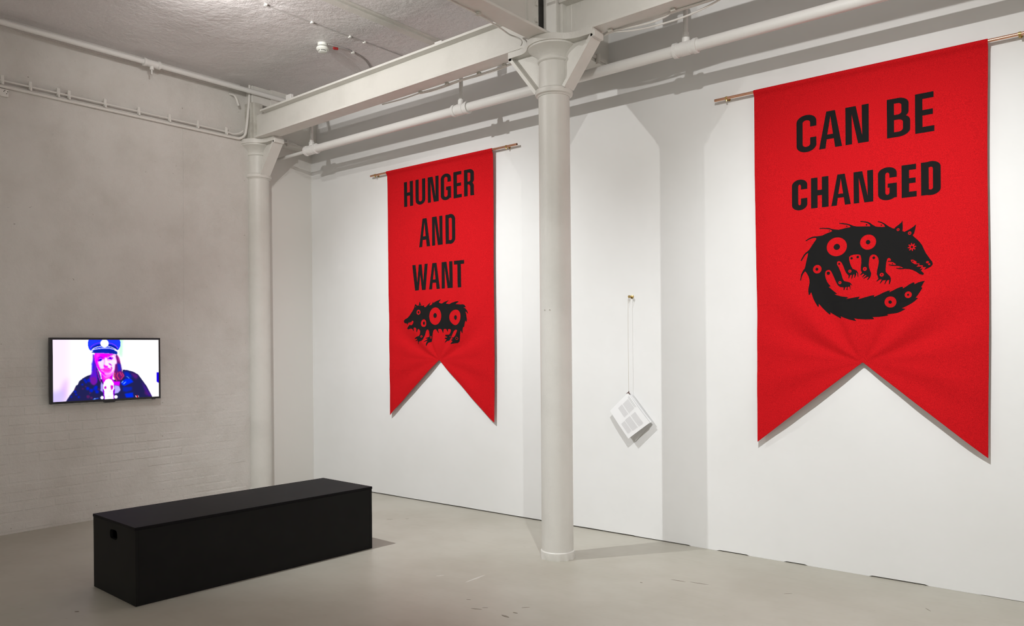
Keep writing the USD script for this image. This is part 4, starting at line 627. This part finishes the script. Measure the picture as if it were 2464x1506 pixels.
('l',[0.12,0.2,1],0.01,0.8,0.0083,[[0.427,0.204],[0.499,0.204]]),
('l',[1,1,1],0.001,1,0.0071,[[0.588,0.186],[0.593,0.224],[0.59,0.25]]),
('d',[1,1,1],0.001,1,0.0396,[[0.466,0.06]]),
('f',[0.7,0.62,1],0.003,1,0,[[0.43,0.7],[0.449,0.749],[0.45,0.885],[0.424,0.849]]),
('f',[0.72,0.66,1],0.003,1,0,[[0.556,0.77],[0.603,0.787],[0.615,0.857],[0.591,0.903],[0.558,0.914]]),
('f',[0.55,0,0.85],0.002,1,0,[[0.445,0.844],[0.464,0.845],[0.468,1.002],[0.456,1.001]]),
('f',[0.55,0,0.85],0.002,1,0,[[0.543,0.851],[0.56,0.825],[0.556,1.003],[0.545,1.002]]),
('f',[1,0.96,1],0.001,1,0,[[0.449,0.769],[0.457,0.715],[0.476,0.669],[0.502,0.653],[0.529,0.672],[0.549,0.728],[0.556,0.825],[0.543,0.865],[0.548,1.01],[0.464,1.002],[0.458,0.852],[0.45,0.817]]),
('f',[0.75,0.1,0.75],0.002,1,0,[[0.458,0.797],[0.476,0.771],[0.481,0.819],[0.464,0.828]]),
('f',[0.8,0.05,0.8],0.002,1,0,[[0.52,0.767],[0.547,0.776],[0.541,0.83],[0.523,0.85]]),
('l',[0.8,0.65,0.85],0.002,1,0.0046,[[0.498,0.872],[0.525,0.867]]),
('l',[0.8,0.7,0.9],0.002,1,0.0038,[[0.491,0.956],[0.514,0.955]]),
('d',[1,1,1],0.001,1,0.016,[[0.439,0.969]]),
('d',[1,1,1],0.001,1,0.0168,[[0.57,0.969]]),
('l',[1,0.9,0.9],0.001,1,0.0076,[[0.764,0.966],[0.77,0.995]]),
('l',[0.75,0.08,0.15],0.001,1,0.013,[[0.778,0.964],[0.78,0.999]]),
('l',[1,0.9,0.9],0.001,1,0.0053,[[0.791,0.969],[0.793,0.997]]),
('f',[0.02,0,0.6],0.003,0,0,[[0.08,0.986],[1.007,0.991],[1.007,1.009],[0.08,1.006]])]
# TV picture: colour patches traced in the screen's own frame (u right, v down, 0..1)
NU, NV = 300, 176
gu, gv = np.meshgrid((np.arange(NU)) / (NU - 1), (np.arange(NV)) / (NV - 1))
pic = np.ones((NV, NU, 3)) * np.array([1, .985, 1.])
_rg = np.random.default_rng(3)
def fill(c, pts, soft=0.0, mix=1.0):
    m = shapely.contains_xy(Polygon(pts).buffer(0), gu, gv).astype(float)
    if soft: m = gaussian_filter(m, soft * NU)
    m = (m * mix)[..., None]; pic[:] = pic * (1 - m) + np.array(c) * m
def line(c, pts, wd, soft=0.0, mix=1.0):
    m = shapely.contains_xy(LineString(pts).buffer(wd / 2), gu, gv).astype(float)
    if soft: m = gaussian_filter(m, soft * NU)
    m = (m * mix)[..., None]; pic[:] = pic * (1 - m) + np.array(c) * m
def dot(c, p, r, soft=0.0, mix=1.0):
    e = [(p[0] + r * math.cos(k), p[1] + r * 1.73 * math.sin(k)) for k in np.linspace(0, 2 * np.pi, 20, endpoint=False)]; fill(c, e, soft, mix)
for kind, c, soft, mix, wd, pts in TV_PAINT:
    (fill(c, pts, soft, mix) if kind == 'f' else line(c, pts, wd, soft, mix) if kind == 'l' else dot(c, pts[0], wd, soft, mix))
pic = np.clip(gaussian_filter(pic, (.55, .55, 0)), 0, 1)
lin = np.where(pic <= .04045, pic / 12.92, ((pic + .055) / 1.055) ** 2.4)
V = np.stack([np.full(NU * NV, TX - .004), (SY_0 + gu * (SY_1 - SY_0)).ravel(), (SZ1 + gv * (SZ0 - SZ1)).ravel()], -1)
i, j = np.meshgrid(np.arange(NV - 1), np.arange(NU - 1), indexing='ij'); q0 = (i * NU + j).ravel(); q = np.c_[q0, q0 + NU, q0 + NU + 1, q0 + 1]
scr = trimesh.Trimesh(V, np.vstack([q[:, [0, 1, 2]], q[:, [0, 2, 3]]]), process=False)
if scr.face_normals[0, 0] < 0: scr.invert()
so = obj('screen', scr, MAT['screen'], t, smooth=False, label='lit screen with a garish video still of a figure in a blue cap')
UsdGeom.PrimvarsAPI(so).CreatePrimvar('picture', Sdf.ValueTypeNames.Color3fArray, 'vertex').Set(Vt.Vec3fArray.FromNumpy(lin.reshape(-1, 3).astype(np.float32)))


# ------------------------------------------------------------------ bench
t = thing('bench', 'long black painted box bench with a hand hole at its near end', 'bench')
BO, BA, BL, BW, BH = np.array([2.598, -3.1505]), -.0389, 1.6916, .602, .452
def place(m):
    m = m.copy(); R = trimesh.transformations.rotation_matrix(BA, [0, 0, 1]); m.apply_transform(R); m.apply_translation([BO[0], BO[1], 0]); return m
# local frame: x from -BW (wall side) to 0 (room side), y from 0 (near end) to BL
obj('top_board', place(bx(-BW - .003, -.003, BH - .018, .003, BL + .003, BH, .0015)), MAT['bench_top'], t, smooth=False)
obj('side_board', place(bx(-.018, .0185, .002, 0, BL - .0185, BH - .0185, .0008)), MAT['bench_paint'], t, smooth=False)
obj('side_board', place(bx(-BW, .0185, .002, -BW + .018, BL - .0185, BH - .0185, .0008)), MAT['bench_paint'], t, smooth=False)
endp = sbox(-BW, .002, 0, BH - .0185).difference(rr(-BW / 2 - .052, BH - .112, -BW / 2 + .052, BH - .055, .024, .024))
obj('end_board', place(prism(endp, 'y', 0, .018)), MAT['bench_paint'], t, smooth=False, label='end board with a rounded hand hole')
obj('end_board', place(prism(sbox(-BW, .002, 0, BH - .0185), 'y', BL - .018, BL)), MAT['bench_paint'], t, smooth=False)
obj('batten', place(cat_([bx(-BW + .02, .03, BH - .06, -BW + .05, BL - .03, BH - .0185), bx(-.05, .03, BH - .06, -.02, BL - .03, BH - .0185), bx(-BW + .02, .03, .002, -.02, BL - .03, .012)])), MAT['bench_paint'], t, smooth=False)
for x in (-BW + .03, -.03):
    for y in (.05, BL - .05): obj('foot_pad', place(cyl((x, y, 0), (x, y, .004), .015, 12)), MAT['dark_plastic'], t)
